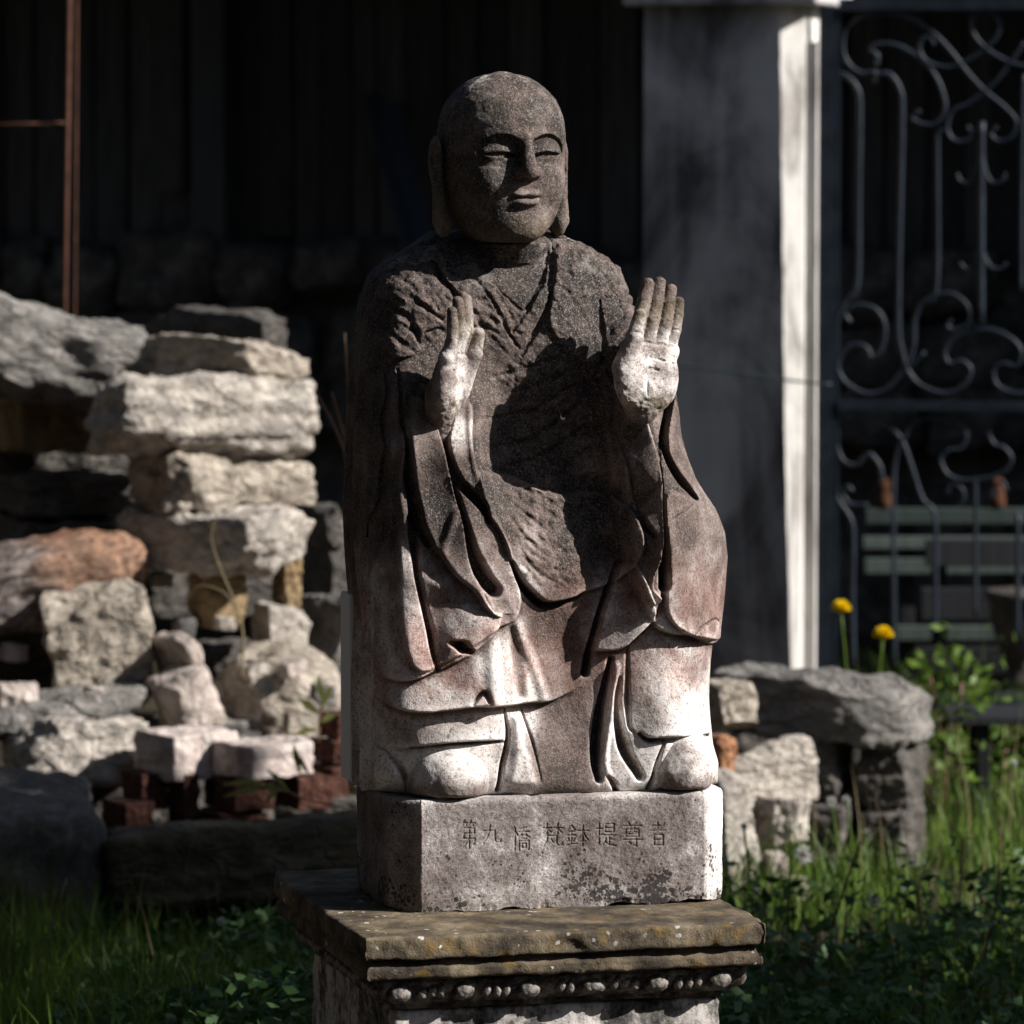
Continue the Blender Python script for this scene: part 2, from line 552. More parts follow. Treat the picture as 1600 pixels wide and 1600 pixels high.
bar('scroll', k6([(1030,650),(1020,590),(980,540),(950,560),(920,585),(870,565),(845,500),(860,430),(920,395),(1000,395),(1060,430),(1110,490),(1150,600),(1190,720),(1240,790),(1245,1060),(1245,1250)]), rb)
bar('scroll', k6([(1310,520),(1340,520),(1370,470),(1340,415),(1270,390),(1190,400),(1130,450),(1085,560),(1075,700),(1075,1000),(1080,1400)]), rb)
bar('scroll', k6([(1300,520),(1265,560),(1290,620),(1350,645),(1440,640),(1520,610),(1550,560),(1520,515),(1480,500),(1460,450),(1500,400),(1580,390)]), rb)
bar('scroll', k6([(910,690),(890,670),(870,700),(900,740),(970,745)]), rb * 0.8)
bar('scroll', k6([(1290,700),(1310,660),(1350,680),(1360,720),(1340,750)]), rb * 0.8)
bar('scroll', k6([(1530,690),(1515,655),(1480,670),(1470,720)]), rb * 0.8)
bar('upright', k6([(840,640),(850,720),(900,800),(912,880),(910,1100),(915,1400)]), rb * 1.1)
bar('upright', k6([(1405,640),(1405,800),(1405,1200)]), rb)
bar('upright', k6([(1575,780),(1575,1000),(1575,1300)]), rb * 1.3)

# ------------------------------------------------------------------ furniture behind the gate
def slat_thing(name, label, cat, slats, y, legs, mat, thick=0.022):
    c = at((slats[0][0] + slats[0][2]) / 2, 900, y)
    e = empty(name, (c[0], y, 0)); tag(e, label, cat)
    for (u0, v0, u1, v1) in slats:
        a, b = at(u0, v0, y), at(u1, v1, y)
        box('slat', a[0] - c[0], b[0] - c[0], -thick, thick, b[2], a[2], mat, e, 0.004)
    for u in legs:
        a = at(u, slats[0][1] + 4, y)
        box('leg', a[0] - c[0] - 0.022, a[0] - c[0] + 0.022, thick + 0.002, thick + 0.05, 0, a[2], M_TABLE, e, 0.004)
    return e
slat_thing('garden_bench', 'slatted bench with flaking pale green paint behind the iron gate', 'bench',
           [(1352, 794, 1640, 818), (1347, 838, 1640, 857), (1350, 872, 1640, 896), (1400, 978, 1640, 1000)], 7.9, (1420, 1580), M_BENCH)
slat_thing('garden_table', 'low black wooden table in front of the pale green bench', 'table',
           [(1446, 842, 1680, 884), (1438, 918, 1680, 968), (1430, 1010, 1680, 1052)], 7.35, (1470, 1650), M_TABLE)
def lathe(name, prof, mat, parent=None, n=20, loc=None):
    V = [(r * math.cos(2 * math.pi * k / n), r * math.sin(2 * math.pi * k / n), z) for r, z in prof for k in range(n)]
    F = [(i * n + k, i * n + (k + 1) % n, (i + 1) * n + (k + 1) % n, (i + 1) * n + k) for i in range(len(prof) - 1) for k in range(n)]
    F.append(tuple(reversed(range(n)))); F.append(tuple(range((len(prof) - 1) * n, len(prof) * n)))
    return obj(name, make_mesh(name, V, F), mat, parent, loc)
M_TERRA = rock_mat('terracotta', (0.12, 0.045, 0.025), (0.18, 0.075, 0.04), (0.25, 0.12, 0.07), 20)
for u, side in ((1379, 'left'), (1555, 'right')):
    p = at(u, 790, 7.98)
    o = lathe('terracotta_pot', [(0.016, 0), (0.026, 0.002), (0.024, 0.03), (0.018, 0.055), (0.022, 0.075), (0.016, 0.09), (0.004, 0.094)], M_TERRA, None, 14, (p[0], 7.9, p[2]))
    tag(o, 'small terracotta finial on the %s part of the pale green bench back' % side, 'finial', 'terracotta finials on the bench')
p = at(1600, 1060, 6.9)
M_POTD = rock_mat('grey_stone_pot', (0.05, 0.045, 0.04), (0.10, 0.09, 0.08), (0.19, 0.17, 0.15), 12)
s9 = mpp(6.9)
o = lathe('stone_urn', [(0.07, 0), (0.075, 0.03), (0.05, 0.06), (0.07, 0.10), (0.10, 0.20), (0.105, 0.262), (0.118, 0.268), (0.118, 0.29), (0.10, 0.295), (0.02, 0.28)], M_POTD, None, 24, (p[0], 6.9, p[2] - 0.03))
tag(o, 'dark stone urn at the right edge behind the iron gate', 'urn')
b_ = box('urn_stand', -0.11, 0.11, -0.11, 0.11, 0, p[2] - 0.032, M_TABLE, None, 0.01, (p[0], 6.9, 0))
tag(b_, 'black block stand under the stone urn at the right edge', 'stand')
# black stand in front of the gate at the right edge
_p = at(1540, 1110, 4.7)
st_ = empty('plant_stand', (_p[0], 4.7, 0)); tag(st_, 'black four legged stand among the weeds at the right edge', 'stand')
box('top', -0.10, 0.22, -0.14, 0.14, _p[2] - 0.022, _p[2], M_TABLE, st_, 0.003)
for lx_ in (-0.03, 0.19):
    for ly_ in (-0.12, 0.10):
        box('leg', lx_, lx_ + 0.03, ly_, ly_ + 0.025, 0, _p[2] - 0.023, M_TABLE, st_, 0.003)
# cable slung across the pier
a = [at(u, v, 5.98 if u < 1250 else 6.1) for u, v in spline([(1000, 562), (1060, 570), (1150, 582), (1230, 594), (1300, 601)], 6)]
M_CABLE = NT('black_cable').done((0.02, 0.035, 0.035), 0.5)
o = tubes('cable', [(a, 0.0035)], M_CABLE); tag(o, 'thin dark cable sagging across the plaster pier to the gate', 'cable')

# ------------------------------------------------------------------ rusty poles and leaning planks
def pole(u, v0, v1, y, w, label, slant=0):
    a, b = at(u + slant, v0, y), at(u, v1, y)
    b = np.array([b[0], y, 0.0]) if v1 is None else b
    o = tubes('rusty_pole', [([(b[0], y, 0.0), (b[0], y, b[2]), (a[0], y, a[2])], w)], M_RUST, None, 10)
    tag(o, label, 'pole', 'rusty poles at the left')
pole(101, -60, 480, 5.6, 0.0068, 'thick rusty iron pole standing behind the left boulder', 9)
pole(117, -60, 480, 5.75, 0.0035, 'thin rusty iron rod just right of the thick rusty pole', 4)
a, b = at(-40, 196, 5.62), at(104, 192, 5.62)
tag(tubes('rusty_rod', [([a, b], 0.004)], M_RUST), 'thin horizontal rod meeting the thick rusty pole at left', 'rod')
for k, (ub, vb, ut, vt, lab) in enumerate(((638, 372, 575, 150, 'left of two blue grey planks leaning on the shed'), (660, 372, 612, 165, 'right of two blue grey planks leaning on the shed'))):
    p0 = on_plane(ub, vb, SHP + SHN * 0.55, SHN); p1 = on_plane(ut, vt, SHP + SHN * 0.06, SHN)
    d = Vector(p1 - p0); L = d.length
    m_ = box('leaning_plank', -0.025, 0.025, -0.011, 0.011, 0, L, M_PLANKB, None, 0.003)
    zc = p0[2]
    ext = p0[2] / (d.z / L)
    m_.location = Vector(p0) - d.normalized() * ext
    m_.scale = (1, 1, 1)
    for v in m_.data.vertices: v.co.z = v.co.z * (L + ext) / L
    m_.rotation_euler = d.to_track_quat('Z', 'Y').to_euler()
    tag(m_, lab, 'plank', 'planks leaning on the shed')

# ------------------------------------------------------------------ unseen buildings added round the yard to cut the sky light
wing = empty('sky_blocker_wing', (-3.6, 0, 0)); tag(wing, 'unseen boarded wing added at the left to block sky light', 'shed')
yb_ = -5.5
bm_ = bpy.data.meshes.new('wing_board')
while yb_ < 9.0:
    w = rs.uniform(0.18, 0.26)
    if not bm_.vertices:
        o = box('board', -0.03, 0.0, 0, 0.22, 0, 3.4, M_BOARD, wing, 0.0, (0, yb_, 0)); bm_ = o.data
    else:
        o = obj('board', bm_, None, wing, (rs.uniform(-0.015, 0.015), yb_, 0))
    yb_ += 0.225
box('roof', -3.0, 0.5, -5.8, 9.4, 3.42, 3.5, M_BOARD, wing)
sky_blocker_house = empty('sky_blocker_house', (0, -14.0, 0)); tag(sky_blocker_house, 'unseen timber building added behind the camera to block sky light', 'sky_blocker_house')
box('wall', -9, 9, -5, 0, 0, 7.2, M_BOARD, sky_blocker_house)
rv_ = [(-9.6, 0.7, 7.1), (9.6, 0.7, 7.1), (9.6, -2.5, 9.6), (-9.6, -2.5, 9.6), (-9.6, -5.7, 7.1), (9.6, -5.7, 7.1)]
obj('roof', make_mesh('roof', rv_, [(0, 1, 2, 3), (3, 2, 5, 4), (0, 3, 4), (1, 5, 2)], False), M_TABLE, sky_blocker_house)
for xw in (-6, -2.5, 2.5, 6):
    for zw in (1.0, 3.3):
        w_ = box('window', xw - 0.5, xw + 0.5, 0.003, 0.05, zw, zw + 1.3, M_POST, sky_blocker_house)
        box('pane', xw - 0.42, xw + 0.42, 0.052, 0.06, zw + 0.08, zw + 1.22, M_TABLE, w_)
box('door', -0.5, 0.5, 0.003, 0.06, 0.02, 2.1, M_POST, sky_blocker_house)

sky_blocker_barn = empty('sky_blocker_barn', (11.0, 0, 0)); tag(sky_blocker_barn, 'unseen long building added far to the right to block sky light', 'sky_blocker_barn')  # added to block the low bright sky
box('wall', 0.0, 5.0, -14, 16, 0, 4.4, M_BOARD, sky_blocker_barn)
bv_ = [(-0.5, -14.5, 4.3), (-0.5, 16.5, 4.3), (2.5, 16.5, 5.6), (2.5, -14.5, 5.6), (5.5, -14.5, 4.3), (5.5, 16.5, 4.3)]
obj('roof', make_mesh('roof', bv_, [(0, 3, 2, 1), (3, 4, 5, 2), (0, 4, 3), (1, 2, 5)], False), M_TABLE, sky_blocker_barn)
for yw in (-9, -3, 4, 10):
    box('door', -0.06, -0.003, yw - 0.9, yw + 0.9, 0.02, 2.6, M_POST, sky_blocker_barn)
# ------------------------------------------------------------------ statue frame
TH = R(14.5)
S_POS = np.array([0.042, 0.0, 0.0])
_c, _s = math.cos(TH), math.sin(TH)
RT = np.array([[_c, _s, 0], [-_s, _c, 0], [0, 0, 1.0]])       # world -> statue axes

def to_local(u, v, ly):
    """photo pixel -> statue-local mm on the plane ly (mm)"""
    C = RT @ (CAM - S_POS); d = RT @ ray(u, v)
    t = (ly / 1000.0 - C[1]) / d[1]
    return (C + d * t) * 1000.0

S_POS[2] = to_local(880, 1418, -153)[2] / 1000.0              # underside of the plinth
PL_TOP = to_local(880, 1243, -150)[2]                          # top of the plinth, mm
statue = empty('stone_statue', S_POS, (0, 0, TH))
tag(statue, 'weathered stone statue of a seated bald monk raising both hands, on a carved plinth', 'statue')

# ------------------------------------------------------------------ statue stone
def statue_mat():
    t = NT('weathered_marble')
    pat = t.attr('patina_shade')
    n1 = t.noise(9, 8, 0.65, None, 0.8)
    n2 = t.noise(38, 6, 0.65)
    n3 = t.noise(420, 2, 0.6)
    streak = t.noise(14, 6, 0.6, t.scale((1, 1, 0.16)), 0.4)
    p = t.math('ADD', pat, t.math('MULTIPLY', t.math('SUBTRACT', n1, 0.5), 0.85))
    p = t.math('ADD', p, t.math('MULTIPLY', t.math('SUBTRACT', n2, 0.5), 0.5))
    p = t.math('ADD', p, t.math('MULTIPLY', t.math('SUBTRACT', streak, 0.5), 0.30))
    p = t.math('ADD', p, t.math('MULTIPLY', t.math('SUBTRACT', n3, 0.5), 0.55))
    c = t.ramp(p, [(0.02, (0.80, 0.775, 0.75)), (0.20, (0.63, 0.58, 0.555)), (0.40, (0.30, 0.255, 0.24)),
                   (0.64, (0.145, 0.108, 0.096)), (0.86, (0.062, 0.048, 0.043)), (1.0, (0.03, 0.026, 0.025))])
    # pale grains and lichen dots in the dark crust
    gr = t.ramp(t.noise(520, 2, 0.5), [(0.57, 0.0), (0.66, 1.0)])
    c = t.mix(t.math('MULTIPLY', t.math('MULTIPLY', gr, 0.45), pat), c, (0.50, 0.43, 0.38))
    gr2 = t.ramp(t.noise(230, 3, 0.6), [(0.55, 0.0), (0.70, 1.0)])
    c = t.mix(t.math('MULTIPLY', t.math('MULTIPLY', gr2, 0.55), pat), c, (0.36, 0.315, 0.28))
    dk = t.ramp(t.noise(180, 4, 0.65), [(0.36, 1.0), (0.46, 0.0)])
    c = t.mix(t.math('MULTIPLY', dk, 0.55), c, (0.035, 0.028, 0.025))
    li = t.ramp(t.noise(24, 7, 0.7), [(0.54, 0.0), (0.62, 1.0)])
    c = t.mix(t.math('MULTIPLY', li, t.attr('lichen')), c, (0.52, 0.50, 0.46))
    ol = t.math('MULTIPLY', t.ramp(n2, [(0.35, 0.0), (0.6, 1.0)]), t.attr('moss'))
    c = t.mix(ol, c, (0.16, 0.13, 0.055))
    c = t.mix(t.math('MULTIPLY', t.attr('pink'), t.ramp(n1, [(0.40, 0.0), (0.58, 1.0)])), c, (1.0, 0.80, 0.75), 'MULTIPLY')
    bw = t.t.nodes.new('ShaderNodeRGBToBW'); t.link(c, bw.inputs[0])
    c = t.mix(t.attr('grey'), c, bw.outputs[0])
    # black algae dots
    v1 = t.voro(95)
    big = t.ramp(t.noise(16, 4, 0.6), [(0.46, 0.0), (0.62, 1.0)])
    thr = t.math('MULTIPLY', t.attr('dots'), t.math('MULTIPLY', t.math('ADD', big, 0.55), 0.30))
    dist = t.math('ADD', v1.outputs['Distance'], t.math('MULTIPLY', n3, 0.25))
    vr = t.voro(200)
    dist = t.math('MINIMUM', dist, t.math('ADD', t.math('MULTIPLY', vr.outputs['Distance'], 1.15), t.math('MULTIPLY', n3, 0.25)))
    dot = t.math('GREATER_THAN', thr, dist)
    c = t.mix(t.math('MULTIPLY', dot, 0.88), c, (0.022, 0.02, 0.02))
    h = t.math('MULTIPLY', n3, 0.25)
    h = t.math('ADD', h, t.math('MULTIPLY', t.noise(150, 5, 0.7), t.math('ADD', t.math('MULTIPLY', pat, 1.1), 0.12)))
    t.bump(h, 0.75, 0.0035)
    return t.done(c, 0.88, 0, 0.2)
M_STAT = statue_mat()

# ------------------------------------------------------------------ robe: relief depth map over the front of the block
G = 2.0
GX = np.arange(-330, 331, G); GZ = np.arange(PL_TOP - 6, PL_TOP + 900, G)
XX, ZZ = np.meshgrid(GX, GZ, indexing='ij')
CTRL = [  # photo pixel, depth in mm (negative = towards the viewer)
 (760,400,-6),(820,400,-14),(690,400,-5),(640,400,10),(910,400,-15),(960,430,-20),(985,460,-15),
 (760,450,-58),(830,460,-68),(900,460,-62),(690,450,-50),(640,450,-44),(600,450,-22),(575,480,0),
 (700,520,-75),(640,520,-62),(600,540,-54),(565,560,-5),(760,540,-76),(830,540,-82),(900,540,-80),(950,520,-62),(985,540,-122),(966,566,-114),
 (620,590,-86),(590,620,-80),(556,640,0),(660,610,-98),(690,650,-118),(720,640,-120),(640,680,-118),(600,700,-108),(552,720,-10),
 (780,600,-78),(840,600,-84),(900,600,-80),(940,600,-78),(790,680,-72),(850,680,-74),(910,680,-74),
 (950,660,-88),(975,650,-148),(988,612,-128),(1030,618,-132),(962,600,-100),(1010,650,-154),(1040,650,-142),(1058,680,-104),(960,720,-122),
 (700,700,-140),(735,700,-128),(670,740,-130),(735,760,-140),(640,760,-120),(605,790,-116),(552,820,-20),
 (790,740,-84),(850,760,-88),(900,760,-82),(940,780,-86),(1000,740,-166),(1030,740,-170),(1065,740,-128),(1085,760,-80),
 (800,800,-116),(850,830,-126),(900,830,-110),(945,850,-108),(980,830,-150),(1010,830,-168),(1045,820,-166),(1090,820,-130),(1130,840,-55),
 (720,830,-152),(680,850,-142),(640,860,-134),(605,880,-117),(552,900,-30),(765,860,-150),
 (820,880,-146),(860,910,-155),(900,900,-140),(930,900,-116),(960,900,-118),(1000,900,-160),(1060,900,-166),(1110,900,-108),(1135,900,-50),
 (740,930,-168),(780,940,-158),(690,940,-146),(640,950,-138),(600,960,-105),(556,980,-40),
 (850,965,-132),(890,970,-122),(920,980,-124),(960,970,-132),(1000,970,-152),(1060,970,-152),(1110,970,-110),(1128,980,-55),
 (740,1010,-166),(790,1020,-158),(690,1030,-152),(640,1040,-142),(600,1040,-112),(560,1060,-45),
 (850,1050,-122),(900,1050,-116),(940,1060,-122),(970,1060,-138),(1020,1050,-150),(1070,1050,-140),(1108,1060,-75),
 (760,1080,-160),(700,1090,-150),(640,1100,-142),(590,1110,-108),(558,1130,-45),(830,1090,-128),(900,1110,-116),
 (760,1130,-140),(700,1140,-142),(640,1150,-125),(600,1160,-90),(560,1190,-45),(830,1140,-122),(900,1170,-118),(950,1150,-128),
 (1000,1130,-142),(1060,1120,-146),(1105,1120,-80),(1000,1200,-138),(1060,1180,-140),(1110,1190,-90),
 (800,1200,-130),(860,1220,-134),(920,1225,-132),(640,1210,-110),(590,1220,-80),(700,1210,-130),(560,1235,0),(1110,1232,-90),(1050,1232,-130),
]
_P = np.array([np.append(to_local(u, v, d)[[0, 2]], d) for u, v, d in CTRL])

def _phi(d2):
    return 0.5 * d2 * np.log(d2 + 1e-9)
def _fit(P):
    A = P[:, :2] / 100.0
    d2 = ((A[:, None] - A[None]) ** 2).sum(-1)
    n = len(A)
    K = np.zeros((n + 3, n + 3))
    K[:n, :n] = _phi(d2) + np.eye(n) * 0.02
    K[:n, n] = 1; K[:n, n + 1:] = A; K[n, :n] = 1; K[n + 1:, :n] = A.T
    return A, np.linalg.solve(K, np.append(P[:, 2], [0, 0, 0]))
_A, _W = _fit(_P)
Q = np.stack([XX.ravel(), ZZ.ravel()], 1) / 100.0
DEP = np.zeros(len(Q))
for i in range(len(_A)):
    DEP += _W[i] * _phi(((Q - _A[i]) ** 2).sum(1))
DEP += _W[-3] + Q @ _W[-2:]
DEP = DEP.reshape(XX.shape)
DEP = np.clip(DEP, -205, 120)                       # y of the front surface, mm

def dep_at(x, z, D=None):
    D = DEP if D is None else D
    i = int(np.clip((x - GX[0]) / G, 0, len(GX) - 1)); k = int(np.clip((z - GZ[0]) / G, 0, len(GZ) - 1))
    return D[i, k]
BASE = DEP.copy()
def pxl(pts):
    """photo pixels -> (x, z) of the relief surface they fall on"""
    out = []
    for u, v in pts:
        ly = -110.0
        for _ in range(6):
            p = to_local(u, v, ly)
            ly = 0.5 * ly + 0.5 * dep_at(p[0], p[2], BASE)
        p = to_local(u, v, ly)
        out.append((p[0], p[2]))
    return np.array(out)

def seg_dist(P, m=40):
    """distance map to polyline + parameter along it, inside its bounding window"""
    x0, z0 = P.min(0) - m; x1, z1 = P.max(0) + m
    i0, i1 = np.searchsorted(GX, x0), np.searchsorted(GX, x1)
    k0, k1 = np.searchsorted(GZ, z0), np.searchsorted(GZ, z1)
    X, Z = XX[i0:i1, k0:k1], ZZ[i0:i1, k0:k1]
    best = np.full(X.shape, 1e9); par = np.zeros(X.shape)
    L = np.append(0, np.cumsum(np.hypot(*np.diff(P, axis=0).T)))
    for j in range(len(P) - 1):
        a, b = P[j], P[j + 1]
        ab = b - a; l2 = (ab ** 2).sum() + 1e-9
        t = np.clip(((X - a[0]) * ab[0] + (Z - a[1]) * ab[1]) / l2, 0, 1)
        d = np.hypot(X - a[0] - t * ab[0], Z - a[1] - t * ab[1])
        m_ = d < best
        best[m_] = d[m_]; par[m_] = (L[j] + t[m_] * (L[j + 1] - L[j])) / L[-1]
    return (slice(i0, i1), slice(k0, k1)), best, par

def groove(pts, width, depth, sharp=0.45, smooth=True):
    """carved line; width/depth scalars or lists along the line (mm)"""
    P = pxl(pts)
    if smooth and len(P) > 2: P = np.array(spline(P, 5))
    sl, d, t = seg_dist(P)
    w = np.interp(t, np.linspace(0, 1, len(width)), width) if hasattr(width, '__len__') else width
    dp = np.interp(t, np.linspace(0, 1, len(depth)), depth) if hasattr(depth, '__len__') else depth
    w = w * 0.5
    DEP[sl] += dp * (1 - sstep(sharp, 1.25, d / w))

def ridge(pts, width, height):
    groove(pts, width, -np.asarray(height, float) if not hasattr(height, '__len__') else [-h for h in height], 0.05)

def poly_sd(pts, smooth=True, conv=True):
    P = pxl(pts) if conv else np.asarray(pts)
    if smooth: P = np.array(spline(np.vstack([P, P[:1]]), 4))[:-1]
    Pc = np.vstack([P, P[:1]])
    sl, d, _ = seg_dist(Pc, 60)
    X, Z = XX[sl], ZZ[sl]
    ins = np.zeros(X.shape, bool)
    for j in range(len(P)):
        a, b = Pc[j], Pc[j + 1]
        cond = ((a[1] > Z) != (b[1] > Z)) & (X < (b[0] - a[0]) * (Z - a[1]) / (b[1] - a[1] + 1e-12) + a[0])
        ins ^= cond
    return sl, np.where(ins, d, -d)

def layer(pts, T, edge=5.0, fade=None, smooth=True):
    """cloth layer lying over the relief: raised by T inside the outline, fading inwards over `fade` mm"""
    sl, sd = poly_sd(pts, smooth)
    k = sstep(-edge / 2, edge / 2, sd)
    if fade:
        e = np.exp(-np.maximum(sd, 0) / fade)
        for _ in range(14):
            q = np.pad(e, 2, mode='edge')
            e = (q[4:, 2:-2] + q[:-4, 2:-2] + q[2:-2, 4:] + q[2:-2, :-4] + e) / 5
        k = k * e
    DEP[sl] -= T * k

def bulge(pts, T, soft=25.0):
    sl, sd = poly_sd(pts)
    DEP[sl] -= T * sstep(0, soft, sd)

def hem(pts, T, below=26.0, edge=4.0, up=70.0):
    """a hem line: cloth above it stands proud by T; pts run left to right"""
    P = np.array(spline(pxl(pts), 5))
    sl, d, t = seg_dist(P, 110)
    X, Z = XX[sl], ZZ[sl]
    zl = np.interp(X, P[:, 0], P[:, 1])
    s = np.where(Z > zl, d, -d)
    endfade = sstep(0, 0.14, t) * (1 - sstep(0.86, 1, t)) * (1 - sstep(60, 105, d))
    for _ in range(10):
        q = np.pad(endfade, 3, mode='edge')
        endfade = (q[6:, 3:-3] + q[:-6, 3:-3] + q[3:-3, 6:] + q[3:-3, :-6] + endfade) / 5
    k = sstep(-edge / 2, edge / 2, s) * np.exp(-np.maximum(s, 0) / up)
    und = (1 - sstep(-edge, 0, s)) * np.exp(-np.maximum(-s, 0) / below)
    DEP[sl] += -T * k * endfade + 0.55 * T * und * endfade

# cape over the shoulders and upper arms
layer([(560,440),(600,405),(680,385),(700,440),(708,470),(690,505),(660,520),(655,548),(612,564),(578,580),(553,590),(548,520)], 9, 5, 60)
layer([(870,372),(950,395),(1000,440),(1000,480),(968,525),(942,562),(908,566),(880,540),(856,500),(866,440)], 8, 5, 60)
# breast: bare skin in the V of the collar sits deeper
layer([(748,412),(790,400),(858,385),(862,410),(850,440),(828,482),(812,488),(782,456)], -9, 4, None, False)
groove([(675,412),(690,437),(711,460),(718,480)], [9, 12, 12, 8], [10, 16, 16, 8])
groove([(861,375),(865,400),(861,432),(856,480),(832,528),(815,556)], [4, 7, 7, 8, 9, 5], [6, 9, 8, 8, 8, 4])
groove([(860,398),(847,442),(828,480),(800,520)], [4, 5, 6, 4], [5, 7, 7, 4])
groove([(747,418),(782,454),(818,486)], 4, 4)
groove([(735,425),(770,470),(795,520),(812,545)], [5, 6, 6, 3], [3, 4, 4, 2])
groove([(938,470),(940,520),(941,566)], [5, 9, 9], [5, 9, 8])
for k, (a, b, c_) in enumerate([((596,470),(640,500),(655,535)),((585,505),(620,530),(645,548)),((610,450),(655,475),(690,500)),((625,505),(650,520),(656,540)),((575,535),(600,555),(625,562))]):
    groove([a, b, c_], [8, 15, 8], [2, 6, 5], 0.0)
for a, b, c_ in [((870,400),(905,450),(925,500)),((880,450),(915,500),(932,545)),((885,505),(905,540),(910,560)),((905,400),(950,440),(975,490)),((720,470),(752,505),(790,530)),((745,500),(775,535),(800,560))]:
    groove([a, b, c_], [7, 13, 7], [1, 3, 1], 0.0)
# belly cloth: radiating folds from the right armpit, soft roll of the lap apron
for a, b, c_ in [((770,620),(830,605),(900,575)),((745,655),(820,645),(900,600)),((760,700),(830,685),(905,630)),((790,730),(850,710),(915,665)),((760,590),(810,580),(870,560))]:
    groove([a, b, c_], [6, 14, 10], [1, 5, 4], 0.0)
layer([(745,735),(800,745),(860,770),(955,775),(1000,850),(960,905),(909,926),(892,935),(856,945),(836,934),(814,909),(797,876),(778,830),(752,790)], 13, 5, 55)
groove([(797,877),(814,911),(836,936),(856,946),(892,937),(910,925)], [8, 12, 14, 14, 10, 5], [12, 20, 24, 24, 16, 5])
for a, b, c_ in [((770,760),(830,810),(880,850)),((790,800),(830,850),(880,890)),((800,830),(830,885),(875,915)),((820,775),(870,810),(900,840))]:
    groove([a, b, c_], [4, 9, 4], [0.5, 2.5, 0.5], 0.0)
# --- left sleeve (image left): the whole hanging sleeve stands clear of the belly
layer([(655,600),(700,625),(736,632),(736,690),(746,742),(767,795),(792,850),(800,885),(812,940),(800,970),(770,985),(700,1030),(640,1040),(620,900),(625,700)], 11, 6, 45)
layer([(942,575),(960,600),(1000,640),(1020,700),(1030,800),(1030,930),(1012,960),(980,900),(966,840),(952,760),(944,680)], 9, 6, 45)
P1 = [(634,660),(640,764),(648,792),(654,815),(671,849),(686,866),(710,899),(738,922),(752,944),(768,958),(780,961),(769,958),(752,927),(737,874),(724,821),(710,773),(699,728),(692,690),(680,655),(665,630),(640,620)]
layer(P1, 18, 6, 70)
groove([(662,625),(677,647),(687,675),(695,702),(700,728)], [5, 7, 9, 9, 8], [8, 12, 16, 18, 18])
layer([(680,640),(708,640),(706,655),(697,690),(692,680)], -10, 6, None, False)
groove([(697,702),(703,735),(712,773),(726,818),(739,868),(755,902),(772,922)], [8, 10, 11, 13, 18, 26, 22], [16, 26, 32, 34, 36, 38, 30], 0.6)
groove([(705,655),(698,687),(703,720),(716,751),(732,769),(752,791),(762,816)], [6, 8, 10, 14, 16, 14, 5], [8, 14, 22, 28, 28, 24, 8], 0.6)
ridge([(731,636),(733,690),(742,742),(760,790)], 14, [5, 6, 6, 3])
ridge([(699,745),(716,800),(730,850),(745,900),(768,950)], 8, [2, 4, 5, 5, 3])
ridge([(708,800),(690,850),(688,866)], 18, [4, 8, 4])
groove([(636,700),(640,764),(650,815),(668,850)], [7, 14, 20, 14], [8, 18, 24, 12], 0.3)
groove([(642,809),(648,877),(652,905),(662,947),(671,989),(677,1031),(682,1046)], [16, 14, 11, 11, 12, 12, 8], [16, 16, 14, 14, 15, 15, 8], 0.3)
groove([(603,585),(602,680),(599,750),(589,815),(584,870),(580,960)], [5, 8, 10, 12, 12, 8], [6, 10, 12, 14, 12, 5], 0.2)
groove([(622,578),(626,640),(634,690),(630,780)], [5, 8, 8, 4], [5, 9, 9, 3], 0.2)
bulge([(608,640),(632,640),(640,760),(645,860),(655,960),(668,1030),(640,1050),(600,1045),(590,960),(600,860),(606,760)], 6, 30)
bulge([(655,900),(700,890),(740,940),(770,965),(750,1005),(700,1035),(682,1030),(668,960)], 8, 30)
groove([(702,1003),(716,1008),(735,1018)], [10, 20, 10], [10, 30, 12], 0.5)
hem([(584,1049),(614,1062),(648,1060),(682,1046)], 12, 26, 4)
hem([(682,1047),(721,1029),(744,1015),(772,987),(783,958)], 9, 24, 4)
# over-robe hem across the knee and its folds
ridge([(769,985),(770,1040),(770,1094)], 30, [3, 6, 7])
ridge([(792,935),(812,985),(830,1030),(848,1088)], 22, [2, 5, 7, 5])
groove([(800,985),(808,1040),(812,1085)], [16, 30, 20], [4, 9, 6], 0.0)
groove([(735,1100),(748,1085),(756,1083),(762,1096)], [5, 7, 9, 7], [5, 8, 10, 6])
hem([(586,1056),(595,1082),(614,1104),(657,1112),(710,1107),(745,1103),(790,1102),(830,1096),(861,1094),(904,1074)], 13, 26, 4)
# --- centre and right panels
groove([(962,880),(950,915),(937,956),(921,1015),(914,1052)], [7, 9, 10, 11, 12], [8, 13, 17, 20, 24], 0.5)
layer([(960,885),(985,880),(1012,930),(1020,965),(992,994),(966,1013),(928,1016),(922,1010),(938,956)], 12, 5, 60)
hem([(926,1016),(966,1013),(991,993),(1014,972)], 10, 22, 4)
groove([(955,1030),(946,1075),(939,1109),(931,1187),(936,1218)], [9, 14, 18, 18, 12], [10, 22, 26, 26, 18], 0.4)
ridge([(963,1040),(955,1100),(945,1180),(950,1210)], 14, [4, 9, 9, 4])
groove([(968,1060),(964,1100),(975,1168),(1000,1213)], [8, 14, 20, 16], [4, 14, 20, 14], 0.25)
groove([(950,1213),(960,1225),(966,1236)], [6, 9, 7], [8, 14, 10])
